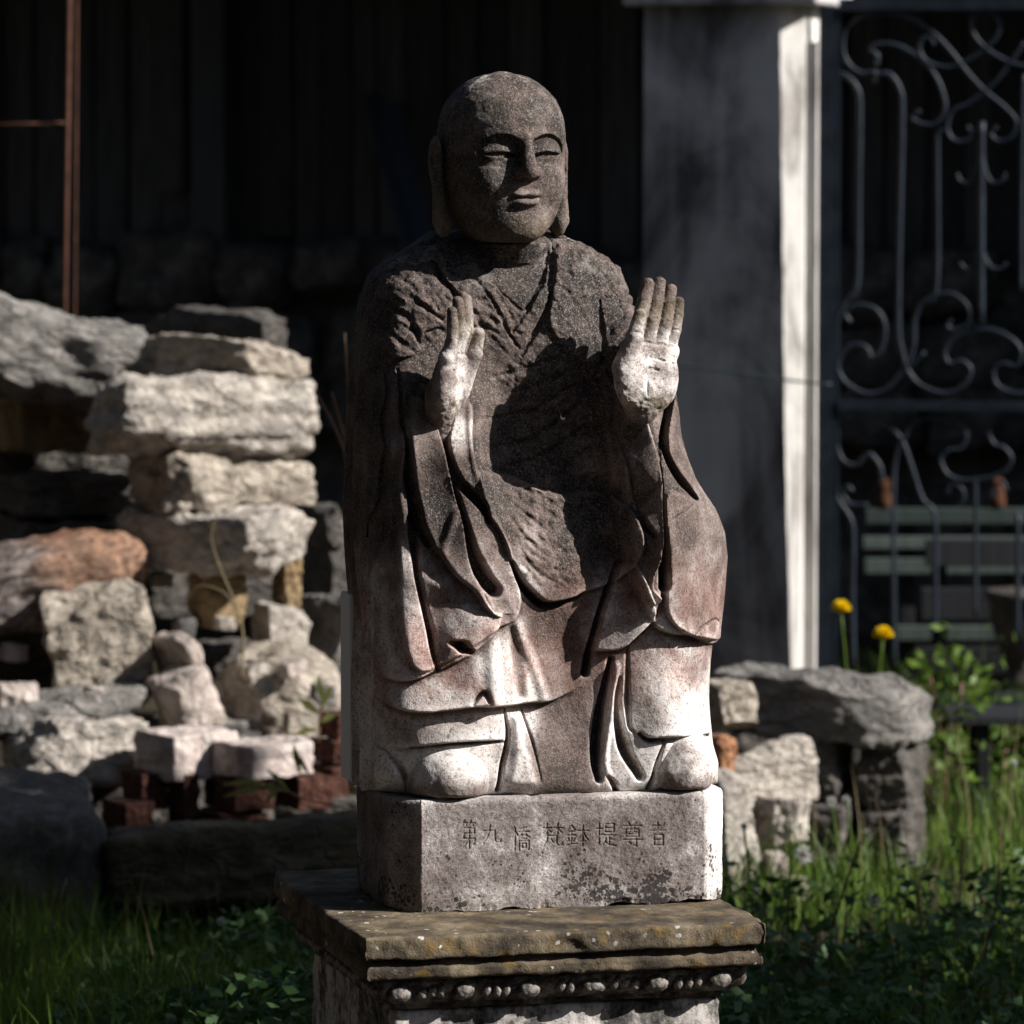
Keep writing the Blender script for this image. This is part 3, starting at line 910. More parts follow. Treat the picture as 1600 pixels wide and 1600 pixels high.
# --- right sleeve
layer([(1000,630),(1040,632),(1046,640),(1037,690),(1031,722),(1020,690),(1008,655)], -12, 6, None, False)
layer([(950,600),(975,606),(992,622),(1010,659),(1023,695),(1030,722),(1031,800),(1031,860),(1017,899),(1016,920),(1030,936),(1010,940),(985,880),(975,800),(962,700)], 14, 5, 60)
layer([(1048,610),(1062,640),(1070,700),(1100,760),(1145,830),(1148,880),(1132,1000),(1078,992),(1040,960),(1042,880),(1036,780),(1060,770),(1088,780),(1060,745),(1042,714),(1038,674)], 13, 5, 60)
groove([(1029,722),(1032,760),(1034,820),(1036,880),(1036,915)], [7, 9, 11, 15, 17], [14, 26, 32, 36, 34], 0.7)
ridge([(1026,720),(1028,800),(1029,855),(1017,896),(1016,918),(1028,934)], 7, [3, 5, 6, 7, 7, 4])
groove([(1056,596),(1044,644),(1038,680),(1041,712),(1058,744),(1076,765),(1087,779)], [6, 8, 9, 10, 12, 12, 7], [10, 16, 20, 22, 24, 24, 10], 0.6)
groove([(1088,780),(1070,797),(1047,812),(1040,830)], [3, 3, 3, 3], [3, 3, 3, 2])
layer([(1027,752),(994,795),(995,810),(1018,836),(1029,850)], 10, 5, 40)
groove([(994,800),(1006,824),(1024,842)], [7, 10, 6], [7, 12, 6], 0.3)
groove([(944,620),(956,664),(968,700),(985,760),(990,790)], [5, 8, 8, 8, 4], [4, 8, 8, 8, 3], 0.2)
hem([(1013,962),(1025,979),(1050,989),(1078,992),(1124,1000)], 13, 22, 4)
groove([(1080,990),(1092,978),(1112,967),(1121,970)], [3, 4, 5, 4], [5, 6, 6, 4])
groove([(982,1000),(980,1060),(982,1130),(992,1146)], [4, 8, 10, 5], [2, 5, 7, 5], 0.1)
# --- gown hems over the shoes
hem([(604,1168),(664,1167),(719,1161),(786,1158)], 9, 16, 4)
groove([(640,1168),(700,1163),(772,1159),(786,1160)], [5, 7, 8, 5], [8, 12, 12, 7])
hem([(996,1146),(1038,1156),(1081,1149),(1112,1148)], 9, 16, 4)
groove([(1000,1147),(1016,1158),(1040,1156),(1108,1149)], [8, 12, 8, 6], [10, 16, 12, 8])
groove([(788,1105),(793,1150),(784,1199),(779,1234)], [4, 7, 9, 8], [4, 9, 14, 14], 0.3)
groove([(815,1108),(832,1160),(846,1222)], [4, 6, 3], [4, 5, 2], 0.2)
bulge([(795,1115),(815,1115),(830,1170),(842,1230),(786,1232),(792,1180)], 9, 18)
groove([(1040,1160),(1028,1190),(1016,1232)], [5, 8, 8], [8, 14, 14], 0.3)
groove([(600,1170),(625,1200),(640,1235)], [8, 14, 10], [5, 10, 8], 0.2)

# chisel-rough weathered crust on shoulders, breast and belly
pv = np.stack([XX.ravel(), np.zeros(XX.size), ZZ.ravel()], 1)
VV = np.interp(ZZ, [PL_TOP, PL_TOP + 880], [1243, 363])            # rough photo row of a height
rough_mask = sstep(640, 480, VV)
belly = np.exp(-(((XX - 8) / 95) ** 4)) * sstep(930, 900, VV) * sstep(500, 600, VV)
rm = np.clip(np.maximum(rough_mask, belly), 0, 1)
ca, sa = math.cos(R(35)), math.sin(R(35))
sg = np.where(XX > 40, 1, -1)
rot = np.stack([(ca * XX + sg * sa * ZZ).ravel() / 13, np.zeros(XX.size), (-sg * sa * XX + ca * ZZ).ravel() / 6.5], 1)
chis = fbm(rot, 3, 3).reshape(XX.shape)
pits = fbm(pv / 7.5, 3, 9).reshape(XX.shape)
chunk = fbm(pv / 26.0, 2, 13).reshape(XX.shape)
skin = np.zeros(XX.shape); _sl, _sd = poly_sd([(748,412),(790,395),(862,385),(862,410),(850,440),(828,482),(812,488),(782,456)], False); skin[_sl] = sstep(-4, 6, _sd)
rm = rm * (1 - 0.85 * skin)
DEP += rm * (chis * 2.3 + chunk * 1.6 + np.minimum(pits, 0.2) * -2.4)
DEP += (1 - rm) * fbm(pv / 30.0, 3, 5).reshape(XX.shape) * 0.9

def blur2(a, it):
    for _ in range(it):
        q = np.pad(a, 2, mode='edge')
        a = (q[4:, 2:-2] + q[:-4, 2:-2] + q[2:-2, 4:] + q[2:-2, :-4] + a) / 5
    return a
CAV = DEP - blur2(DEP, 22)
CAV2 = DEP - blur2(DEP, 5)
# silhouette of the robe in (x, z)
SIL_L = [(676,362),(640,386),(604,408),(578,432),(562,480),(554,560),(550,700),(547,800),(550,880),(555,960),(553,1060),(554,1160),(553,1246)]
SIL_R = [(880,362),(940,385),(985,420),(1000,470),(1006,540),(1050,610),(1064,680),(1086,742),(1120,790),(1140,832),(1144,872),(1136,930),(1128,999),(1114,1008),(1110,1090),(1113,1160),(1122,1190),(1118,1246)]
sil = [to_local(u, v, 75)[[0, 2]] for u, v in SIL_L[::-1]] + [to_local(u, v, -40)[[0, 2]] for u, v in SIL_R]
sil = np.array(sil)
sil[0, 1] = sil[-1, 1] = PL_TOP - 4
slS, SD = poly_sd(sil, False, False)
SILD = np.full(XX.shape, 60.0); SILD[slS] = -SD                       # <0 inside
gx, gz = np.gradient(DEP, G)
NRM = 1.0 / np.sqrt(1 + np.clip(gx ** 2 + gz ** 2, 0, 6))
GY = np.arange(-236, 152, G)
def smax(a, b, k):
    h = np.clip(0.5 - 0.5 * (b - a) / k, 0, 1)
    return b + (a - b) * h + k * h * (1 - h)
def smin(a, b, k):
    return -smax(-a, -b, k)
V3 = np.empty((len(GX), len(GY), len(GZ)), np.float32)
neckC = to_local(806, 395, 4)
kk = np.interp(VV, [380, 480, 1243], [30, 36, 30]).astype(np.float32)
for j, y in enumerate(GY):
    f = (DEP - y) * NRM
    f = smax(f, SILD, kk)
    f = smax(f, (y - 132) + 0 * f, 40)
    # shoulders fall away to the back at the top, neck rises
    dn = np.hypot((XX - neckC[0]) / 1.0, (y - neckC[1] - 10) / 1.05) - np.interp(VV, [365, 395, 425, 470], [60, 57, 40, -40])
    dn = np.maximum(dn, ZZ - (to_local(812, 381, -80)[2]))
    f = smin(f, dn, 14)
    V3[:, j, :] = f
V3 = np.where(ZZ[:, None, :] < PL_TOP - 3, 8.0, V3).astype(np.float32)
pos, quads = surfnets(V3, (GX[0], GY[0], GZ[0]), G)
del V3
me = make_mesh('robe', pos, quads)
nn = vnormals(me); co = get_co(me)
# pleats down the sides and roughness everywhere
side = sstep(0.35, 0.8, -nn[:, 0]) * sstep(-120, -60, co[:, 1])
pl = np.sin(co[:, 1] / 13.0 + 1.2 * np.sin(co[:, 2] / 170.0)) * 5 + np.sin(co[:, 1] / 6.1 + co[:, 2] / 260.0) * 2
lowv = sstep(PL_TOP + 660, PL_TOP + 600, co[:, 2])
co += nn * (pl * side * lowv)[:, None]
rv = np.interp(co[:, 2], [PL_TOP, PL_TOP + 880], [1243, 363])
up = sstep(640, 470, rv) * (1 - sstep(0.5, 0.9, -nn[:, 1]))
co += nn * (fbm(co / 14.0, 3, 21) * 2.6 * up)[:, None]
set_co(me, co)

def patina_of(co, nn):
    """how much dark crust each point of the robe carries: weather side, rain wash, sheltered folds of clean stone"""
    x, y, z = co[:, 0], co[:, 1], co[:, 2]
    v = np.interp(z, [PL_TOP, PL_TOP + 880], [1243, 363])
    p = np.interp(v, [363, 560, 700, 850, 930, 1000, 1090, 1160, 1243], [0.92, 0.88, 0.74, 0.70, 0.50, 0.34, 0.28, 0.20, 0.26])
    bl = np.exp(-(((x - 5) / 90) ** 2)) * sstep(955, 900, v)
    p = np.maximum(p, 0.80 * bl)
    ctr = np.exp(-(((x + 6 + np.interp(v, [940, 1090, 1243], [14, -22, -16])) / 58) ** 4)) * sstep(860, 950, v)
    p = np.maximum(p, 0.64 * ctr)
    p = np.where((x < -60) & (v > 690) & (v < 940), p + 0.14 * np.exp(-((x + 175) / 70) ** 2), p)
    # stone washed clean under the hands and on outer folds
    def spot(u, vv, r, k, ly=-140):
        c = to_local(u, vv, ly)
        return k * np.exp(-(((x - c[0]) ** 2 + (z - c[2]) ** 2) / r ** 2))
    p = p - spot(722, 672, 30, 0.40) - spot(712, 700, 20, 0.15) - spot(1018, 655, 26, 0.25) - spot(770, 1040, 40, 0.12) - spot(770, 965, 26, 0.14) \
          - spot(645, 680, 40, 0.12) - spot(1062, 1120, 50, 0.14) - spot(980, 1120, 24, 0.16) + spot(700, 790, 50, 0.10) + spot(1040, 790, 60, 0.10) + spot(640, 800, 46, 0.22) \
          + spot(755, 790, 40, 0.12)
    p += 0.16 * fbm(co / 75.0, 3, 41)
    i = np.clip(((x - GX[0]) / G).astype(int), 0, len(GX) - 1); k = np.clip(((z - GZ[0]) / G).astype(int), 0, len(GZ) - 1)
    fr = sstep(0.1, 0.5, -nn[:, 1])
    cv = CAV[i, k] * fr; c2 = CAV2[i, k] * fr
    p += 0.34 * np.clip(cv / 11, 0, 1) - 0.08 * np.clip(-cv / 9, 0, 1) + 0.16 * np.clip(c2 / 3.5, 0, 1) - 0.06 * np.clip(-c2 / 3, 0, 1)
    return np.clip(p, 0, 1)
attr(me, 'patina_shade', patina_of(co, nn))
attr(me, 'lichen', 0.25 * sstep(500, 400, rv))
attr(me, 'moss', 0.0 * rv)
attr(me, 'pink', sstep(840, 930, rv) * sstep(1150, 1060, rv))
attr(me, 'dots', 0.28 * sstep(560, 760, rv) * np.exp(-((co[:, 0] - 5) / 110) ** 2) + 0.10 * sstep(1080, 1200, rv))
set_co(me, co / 1000.0)
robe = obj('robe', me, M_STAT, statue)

# ------------------------------------------------------------------ shoes
def ell(X, Y, Z, c, r):
    k = np.sqrt(((X - c[0]) / r[0]) ** 2 + ((Y - c[1]) / r[1]) ** 2 + ((Z - c[2]) / r[2]) ** 2)
    return (k - 1) * min(r)
def sdf_grid(lo, hi, h):
    ax = [np.arange(lo[i], hi[i] + h, h, dtype=np.float32) for i in range(3)]
    return np.meshgrid(*ax, indexing='ij')
for (u0, u1, vt) in ((641, 774, 1163), (1012, 1123, 1152)):
    c0 = to_local((u0 + u1) / 2, 1240, -128); hw = (u1 - u0) / 2 * 1.0
    ht = to_local(800, vt, -140)[2] - PL_TOP
    lo = (c0[0] - hw - 12, -176, PL_TOP - 4); hi = (c0[0] + hw + 12, -30, PL_TOP + ht + 24)
    X, Y, Z = sdf_grid(lo, hi, 2.0)
    f = ell(X, Y, Z, (c0[0], -92, PL_TOP + 26), (hw, 74, ht - 20))
    f = smin(f, ell(X, Y, Z, (c0[0], -60, PL_TOP + 40), (hw * 0.9, 70, ht - 28)), 20)
    f = smax(f, PL_TOP + 1.5 - Z, 8)
    f = np.where(Z < PL_TOP - 1, 5, f)
    p_, q_ = surfnets(f.astype(np.float32), lo, 2.0)
    p_ = p_ + (fbm(p_ / 26.0, 3, 7)[:, None] * 1.6)
    ms = make_mesh('shoe', p_ / 1000.0, q_)
    attr(ms, 'patina_shade', np.clip(0.16 + 0.3 * sstep(PL_TOP + 40, PL_TOP + 5, p_[:, 2]) + 0.12 * fbm(p_ / 40, 2, 3), 0, 1))
    attr(ms, 'lichen', 0 * p_[:, 0]); attr(ms, 'moss', 0 * p_[:, 0]); attr(ms, 'dots', 0 * p_[:, 0] + 0.25)
    obj('shoe', ms, M_STAT, statue)

# ------------------------------------------------------------------ head
HC = to_local(784, 246, 0.0)
HY = 2.0
h = 1.5
lo, hi = (-124, -150, -142), (124, 128, 140)
X, Y, Z = sdf_grid(lo, hi, h)
X = X; aX = np.abs(X)
zz = np.array([-150, -136, -131, -122, -106, -84, -58, -30, 0, 30, 60, 88, 108, 121, 129, 133, 150])
ww = np.array([4, 22, 38, 56, 74, 87, 94, 98, 100, 100, 97, 86, 68, 50, 31, 6, 2])
yf = np.array([4, 52, 74, 89, 97, 100, 102, 103, 104, 109, 106, 94, 75, 55, 34, 6, 2])
yb = np.array([4, 52, 62, 70, 78, 88, 98, 108, 114, 116, 112, 98, 76, 56, 34, 6, 2])
W_ = np.interp(Z, zz, ww); F_ = np.interp(Z, zz, yf); B_ = np.interp(Z, zz, yb)
dY = np.where(Y < 0, F_, B_)
pw = 2.25
kq = (np.power(aX / W_, pw) + np.power(np.abs(Y) / dY, pw)) ** (1 / pw)
f = (kq - 1) * np.minimum(W_, dY) * 0.9
f = np.maximum(f, np.abs(Z + 1) - 134)
for _ in range(2):                                     # soften the profile steps
    f[:, :, 3:-3] = (f[:, :, :-6] + f[:, :, 6:] + f[:, :, 1:-5] + f[:, :, 5:-1] + f[:, :, 3:-3] * 2) / 6
def cap(X, Y, Z, a, b, ra, rb):
    a = np.asarray(a, float); b = np.asarray(b, float); ab = b - a
    t = np.clip(((X - a[0]) * ab[0] + (Y - a[1]) * ab[1] + (Z - a[2]) * ab[2]) / (ab @ ab), 0, 1)
    return np.sqrt((X - a[0] - t * ab[0]) ** 2 + (Y - a[1] - t * ab[1]) ** 2 + (Z - a[2] - t * ab[2]) ** 2) - (ra + (rb - ra) * t)
# eye hollows: arched upper rim from temple to the nose bridge
arch = 36 - ((aX - 38) / 34.0) ** 2 * 15
sock = smax(smax(Z - arch, -(Z + 20), 8), smax(aX - 74, 9 - aX, 6), 5)
sock = smax(sock, -(F_ - 2 + Y) - 22, 6)
front = np.power(np.clip(1 - np.power(np.clip(aX / W_, 0, 0.999), pw), 0, 1), 1 / pw) * F_      # depth of the plain face surface
carve = (Y + front - 12.5 * sstep(-26, 22, Z) * (0.55 + 0.45 * sstep(62, 22, aX)))
f = np.where(Y < 0, smax(f, -smax(sock, carve, 3), 3), f)
# eyeballs with heavy lids
lid = ell(aX, Y, Z, (38, -81, 6), (31, 18, 17))
f = smin(f, lid, 5)
slit_z = 4.0 - 0.0008 * (aX - 38) ** 2 + 0.05 * (aX - 38)
slit = np.maximum(np.abs(Z - slit_z) - 5.4 * np.clip(1 - ((aX - 38) / 28) ** 2, 0, 1), Y + 77)
slit = np.maximum(slit, -(Y + 106))
f2 = smax(f, -slit, 1.5)
f = np.where(Y < -60, f2, f)
f = smin(f, ell(aX, Y, Z, (38, -75.5, 4.5), (24, 15.5, 13)), 0.8)
# nose
nose = cap(aX, Y, Z, (0, -104, 30), (0, -121, -20), 7.5, 13.0)
nose = smin(nose, ell(aX, Y, Z, (14.5, -107, -23), (10, 12, 9)), 6)
nose = smax(nose, -(Z + 33), 3)
f = smin(f, nose, 6)
# cheeks, chin, lips
f = smin(f, ell(aX, Y, Z, (42, -66, -38), (33, 32, 34)), 22)
f = smin(f, ell(aX, Y, Z, (0, -74, -104), (34, 28, 24)), 20)
mz = -61.5 + 0.0 * aX
phil = np.maximum(cap(aX, Y, Z, (0, -112, -42), (0, -112, -54), 3.6, 4.2), -99)
f = smax(f, -phil, 3)
f = smin(f, ell(aX, Y, Z, (8, -95.5, -55.5), (20, 16, 7.0)), 3)
f = smin(f, ell(aX, Y, Z, (0, -95.5, -68.5), (24, 17, 8.2)), 3)
mo = np.maximum(np.abs(Z - mz) - 1.8, aX - 27)
f = np.where(Y < -60, smax(f, -np.maximum(mo, Y + 101), 1.2), f)
dim2 = ell(aX, Y, Z, (0, -110, -82), (20, 9, 5)); f = smax(f, -dim2, 6)
# long ears
ear = ell(aX, Y, Z, (110, 12, -4), (9, 23, 38))
ear = smin(ear, cap(aX, Y, Z, (107, 8, -24), (106, 2, -98), 9, 13), 8)
ear = smin(ear, ell(aX, Y, Z, (100, 2, -104), (13, 20, 20)), 6)
ear = smax(ear, -ell(aX, Y, Z, (120, 4, -2), (8, 12, 25)), 4)
f = smin(f, ear, 3)
f = np.maximum(f, -(Z + 131))
p_, q_ = surfnets(f.astype(np.float32), lo, h)
p_[:, 0] *= 0.955
p_ = p_ + np.stack([fbm(p_ / 9.0, 3, 61) * 0.55, fbm(p_ / 9.0, 3, 62) * 0.55, fbm(p_ / 9.0, 3, 63) * 0.55], 1)
mh = make_mesh('head', p_ / 1000.0, q_)
hp = 0.88 + 0.22 * fbm(p_ / 42.0, 3, 5) + 0.10 * sstep(30, 90, p_[:, 2]) * sstep(20, -60, p_[:, 0]) \
     - 0.10 * sstep(-30, -90, p_[:, 2]) * sstep(-60, -100, p_[:, 1]) - 0.16 * np.exp(-((p_[:, 0] - 6) / 22) ** 2 - ((p_[:, 2] + 40) / 42) ** 2) * (p_[:, 1] < -60) \
     - 0.25 * sstep(94, 108, np.abs(p_[:, 0])) * sstep(-40, 0, p_[:, 1]) + 0.08 * sstep(-110, -128, p_[:, 2])  # darker at upper left, paler on nose, chin and ears
attr(mh, 'patina_shade', np.clip(hp, 0, 1))
attr(mh, 'lichen', sstep(92, 124, p_[:, 2]) * 0.95 + 0.14)
attr(mh, 'moss', 0.5 * sstep(60, 95, -p_[:, 0]) * sstep(20, -60, p_[:, 2]) + 0.35 * sstep(-70, -125, p_[:, 2]))
attr(mh, 'dots', 0.12 + 0 * hp)
head = obj('head', mh, M_STAT, statue, (HC[0] / 1000.0, HY / 1000.0, HC[2] / 1000.0), (0, 0, R(7.0)))

# ------------------------------------------------------------------ hands
def hand_mesh(mirror, wd):
    lo, hi = (-84, -60, -76), (86, 76, 202)
    hh = 1.5
    X, Y, Z = sdf_grid(lo, hi, hh)
    palm = ell(X, Y, Z, (4, 2, 52), (50, 19, 56))
    palm = smax(palm, np.abs(X - 5 - 0.10 * (Z - 50)) - 47, 14)
    f = palm
    f = smin(f, cap(X, Y, Z, (4, 4, 22), (4 + wd[0], 4 + wd[1], 22 + wd[2]), 25, 17), 20)
    f = smin(f, ell(X, Y, Z, (-25, -11, 48), (23, 17, 40)), 8)
    f = smin(f, ell(X, Y, Z, (31, -6, 46), (21, 16, 38)), 9)
    f = smin(f, cap(X, Y, Z, (-16, -1, 90), (44, -1, 86), 13, 11), 9)
    fin = [((-16, -1, 92), (-8, -5, 130), (0, -2, 160), (8, 4, 186), 11.2, 9.2),
           ((4, -1, 95), (12, -6, 134), (19, -3, 162), (26, 4, 188), 11.4, 9.3),
           ((24, -1, 93), (32, -5, 130), (38, -2, 156), (44, 4, 178), 10.8, 8.8),
           ((41, 0, 88), (48, -3, 118), (53, 0, 140), (57, 5, 160), 9.6, 7.8)]
    F = None
    for a, b, c, d, r0, r1 in fin:
        rm_, rn = r0 * 0.96, r0 * 0.9
        g = cap(X, Y, Z, a, b, r0, rm_)
        g = smin(g, cap(X, Y, Z, b, c, rm_, rn), 1.2)
        g = smin(g, cap(X, Y, Z, c, d, rn, r1), 1.2)
        # creases at the two joints on the palm side
        for q in (b, c):
            cr = np.sqrt((Y - (q[1] - r0)) ** 2 + (Z - q[2]) ** 2) - 1.9
            g = np.where(np.abs(X - q[0]) < 14, smax(g, -cr, 1.0), g)
        F = g if F is None else smin(F, g, 0.8)
    crb = np.sqrt((Y + 13) ** 2 + (Z - 98 + 0.12 * X) ** 2) - 2.4
    f = smin(f, F, 4)
    f = np.where((X > -10) & (X < 54), smax(f, -crb, 1.5), f)
    th = cap(X, Y, Z, (-34, -10, 60), (-22, -21, 104), 16, 12.5)
    th = smin(th, cap(X, Y, Z, (-22, -21, 104), (-14, -22, 138), 12.5, 9.6), 3)
    th = smax(th, -(np.sqrt((Y + 33) ** 2 + (Z - 112) ** 2) - 2.0), 1)
    f = smin(f, th, 5)
    # lines of the palm
    for a, b in (((-2, -19, 82), (0, -22, 18)), ((-2, -17, 78), (46, -16, 66)), ((4, -17, 60), (42, -17, 52))):
        f = smax(f, -cap(X, Y, Z, a, b, 2.0, 1.2), 1.5)
    p_, q_ = surfnets(f.astype(np.float32), lo, hh)
    p_ = p_ + (fbm(p_ / 7.0, 3, 71 + mirror)[:, None] * 0.45)
    low = sstep(60, 0, p_[:, 2])
    p_[:, 1] += fbm(p_ / 9.0, 2, 75) * 2.2 * low * (p_[:, 1] < 0)
    pat = 0.30 + 0.40 * sstep(85, 165, p_[:, 2]) * (1 - 0.45 * mirror) + 0.35 * sstep(0, 18, p_[:, 1]) + 0.16 * fbm(p_ / 18.0, 3, 8) + 0.2 * sstep(20, -30, p_[:, 2])
    pat += 0.12 * sstep(-30, -55, p_[:, 0]) + (0.10 * sstep(20, 45, p_[:, 0]) if mirror else 0)
    moss = 0.55 * np.exp(-((p_[:, 2] - 6) / 14) ** 2) + 0.35 * np.exp(-((p_[:, 2] - 140) / 30) ** 2)
    if mirror:
        p_[:, 0] *= -1; q_ = q_[:, ::-1]
    m = make_mesh('hand', p_ / 1000.0, q_)
    attr(m, 'patina_shade', np.clip(pat, 0, 1)); attr(m, 'lichen', 0 * pat); attr(m, 'moss', moss); attr(m, 'dots', 0.1 + 0 * pat)
    return m
hr = to_local(1003, 638, -180) / 1000.0
obj('hand', hand_mesh(False, (0, 36, -58)), M_STAT, statue, hr, Euler((R(-3), R(2), R(6)))).scale = (1.07, 1.07, 1.03)
hl = to_local(690, 641, -150) / 1000.0
HM = Matrix.Rotation(R(15), 3, 'Y') @ Matrix.Rotation(R(58), 3, 'Z')
wd = HM.transposed() @ Vector((0, 34, -62))
obj('hand', hand_mesh(True, (-wd[0], wd[1], wd[2])), M_STAT, statue, hl, HM.to_euler()).scale = (1.0, 1.0, 0.93)

# ------------------------------------------------------------------ carved plinth block with its inscription
def chamfer_outline():
    W, D, c = 268, 153, 42
    pts = [(-W + c, -D), (W - c, -D), (W, -D + c), (W, D - c), (W - c, D), (-W + c, D), (-W, D - c), (-W, -D + c)]
    steps = [1.1, 2.5, 5, 5, 8, 5, 4, 2.2]
    out = []
    for i in range(8):
        a, b = np.array(pts[i], float), np.array(pts[(i + 1) % 8], float)
        n = max(2, int(np.linalg.norm(b - a) / steps[i]))
        nrm = np.array([(b - a)[1], -(b - a)[0]]) / np.linalg.norm(b - a)
        for k in range(n):
            out.append((*(a + (b - a) * k / n), *nrm, 1.0 if i == 0 else 0.0))
    return np.array(out)
# strokes on a 10 x 10 cell, y up: the eight characters of the inscription
CH = {
 'di': [[(2.2,9.6),(1.2,8.2)],[(2,8.7),(4.2,8.7)],[(3,8.6),(3.3,7.7)],[(6,9.6),(5,8.2)],[(5.8,8.7),(8.6,8.7)],[(7,8.6),(7.4,7.7)],
        [(1.8,7),(8,7),(8,5.2)],[(2,5.2),(8,5.2)],[(2,5.2),(1.6,3.4),(8.4,3.4),(8.2,1.6),(7.2,1.2)],[(5,7),(5,0)],[(4.8,3.3),(3,1.6),(1.2,0.6)]],
 'jiu': [[(4.2,9.4),(4,6),(2.8,3),(0.8,0.6)],[(1,6.4),(6.6,6.8),(6.6,2),(7.2,1),(9.4,1),(9.6,2.6)]],
 'jiao': [[(1.6,9.4),(1.6,0.4)],[(0.5,7.4),(0.4,5.4)],[(2.4,7.6),(3,6.4)],[(8,9.6),(4,8.8)],[(3.6,7.8),(9.6,7.8)],[(6.4,8.8),(5,6.6),(3.4,5.6)],[(7,7.8),(8.2,6.4),(9.8,5.6)],
          [(5.4,6.4),(8,6.4),(8,5.2),(5.4,5.2),(5.4,6.4)],[(4,0.4),(4,4.4),(9.4,4.4),(9.4,1),(8.6,0.6)],[(5.6,3.2),(7.8,3.2),(7.8,1.6),(5.6,1.6),(5.6,3.2)]],
 'fan': [[(0.6,8),(4.6,8)],[(2.6,9.8),(2.6,5.4)],[(2.5,8),(0.6,5.8)],[(2.7,7.8),(4.4,6.2)],[(5.4,8),(9.4,8)],[(7.4,9.8),(7.4,5.4)],[(7.3,8),(5.4,5.8)],[(7.5,7.8),(9.4,6)],
         [(2.8,4.8),(2.6,2.6),(0.8,0.4)],[(2.8,4.8),(7,4.8),(7,1.6),(7.8,0.8),(9.6,1),(9.6,2.2)],[(4.4,3.4),(5.4,2)]],
 'bo': [[(2.4,9.6),(0.6,7)],[(2.4,9.4),(4.2,7.4)],[(1.4,6.8),(3.8,6.8)],[(0.8,5.2),(4.2,5.2)],[(2.5,6.8),(2.5,1.4)],[(1.1,4),(1.6,2.6)],[(3.9,4),(3.4,2.6)],[(0.4,0.8),(4.4,1.6)],
        [(5,7.2),(9.8,7.2)],[(7.4,9.8),(7.4,0.4)],[(7.3,7),(6.2,4.6),(4.8,3)],[(7.5,7),(8.6,4.6),(9.9,3)],[(6.2,2.6),(8.6,2.6)]],
 'ti': [[(1.6,9.8),(1.6,1),(0.8,1.6)],[(0.2,7.4),(3.2,7.4)],[(0.2,3.8),(3.2,5)],[(4.6,9.4),(8.8,9.4),(8.8,6),(4.6,6),(4.6,9.4)],[(4.6,7.7),(8.8,7.7)],[(3.8,4.8),(9.6,4.8)],
        [(6.6,4.8),(6.6,1)],[(6.6,3),(9,3)],[(5,3.6),(4.6,2),(3.4,0.4)],[(4.4,2),(6.4,0.8),(9.8,0.3)]],
 'zun': [[(3,9.8),(4,8.6)],[(7,9.8),(6,8.6)],[(0.8,8.4),(9.2,8.4)],[(2,7),(8,7),(8,4.2),(2,4.2),(2,7)],[(4.2,8.4),(4,6.2),(3,5.6)],[(5.8,8.4),(5.8,6),(7.6,5.8)],[(2,5.2),(8,5.2)],
         [(0.6,3),(9.6,3)],[(6.8,4.2),(6.8,0.4),(5.4,0.9)],[(3.4,2.2),(4.4,1.2)]],
 'zhe': [[(2,8.4),(8,8.4)],[(5,9.8),(5,6.4)],[(0.8,6.4),(9.2,6.4)],[(8.6,9.4),(5,6),(1,3.6)],[(3,4.6),(7.6,4.6),(7.6,0.4),(3,0.4),(3,4.6)],[(3,2.6),(7.6,2.6)]],
}
TEXT = [('di', 720, 1280, 26, 46), ('jiu', 752, 1287, 32, 32), ('jiao', 800, 1291, 28, 40), ('fan', 846, 1286, 34, 38),
        ('bo', 884, 1288, 36, 36), ('ti', 931, 1285, 32, 38), ('zun', 971, 1284, 34, 40), ('zhe', 1013, 1284, 30, 38)]
segs = []
for key, u, v, w, hgt in TEXT:
    for st in CH[key]:
        P = [to_local(u + x / 10 * w, v + (10 - y) / 10 * hgt, -153)[[0, 2]] for x, y in st]
        segs += [(P[i], P[i + 1]) for i in range(len(P) - 1)]
O = chamfer_outline()
rowz = np.concatenate([np.arange(0, PL_TOP - 8, 1.15), PL_TOP - np.array([8, 6, 4.2, 2.6, 1.4, 0.6, 0.1])])
inset = np.concatenate([np.zeros(len(rowz) - 7), np.array([0, 0.5, 1.2, 2.2, 3.6, 5.4, 8.0])])
nO, nR = len(O), len(rowz)
VX = O[None, :, 0] - O[None, :, 2] * inset[:, None]; VY = O[None, :, 1] - O[None, :, 3] * inset[:, None]
VZ = np.repeat(rowz[:, None], nO, 1)
pts = np.stack([VX, VY, VZ], -1).reshape(-1, 3)
nx = np.repeat(O[None, :, 2], nR, 0).ravel(); ny = np.repeat(O[None, :, 3], nR, 0).ravel()
cut = np.zeros(len(pts))
fr = (np.repeat(O[None, :, 4], nR, 0).ravel() > 0) & (pts[:, 2] > 60)
idxs = np.where(fr)[0]
for a, b in segs:
    px_, pz_ = pts[idxs, 0], pts[idxs, 2]
    m = (px_ > min(a[0], b[0]) - 4) & (px_ < max(a[0], b[0]) + 4) & (pz_ > min(a[1], b[1]) - 4) & (pz_ < max(a[1], b[1]) + 4)
    ii = idxs[m]
    ab = b - a; l2 = ab @ ab + 1e-9
    t = np.clip(((pts[ii, 0] - a[0]) * ab[0] + (pts[ii, 2] - a[1]) * ab[1]) / l2, 0, 1)
    d = np.hypot(pts[ii, 0] - a[0] - t * ab[0], pts[ii, 2] - a[1] - t * ab[1])
    cut[ii] = np.maximum(cut[ii], 1.9 * (1 - sstep(0.2, 1.5, d)))
n_low = fbm(pts / 45.0, 4, 33)
edge_b = sstep(14, 0, pts[:, 2])
disp = n_low * 1.6 + fbm(pts / 6.0, 3, 35) * 0.5 - cut - edge_b * (1.0 + 3.5 * np.clip(fbm(pts * np.array([1, 1, 0]) / 17.0, 3, 37), 0, 1))
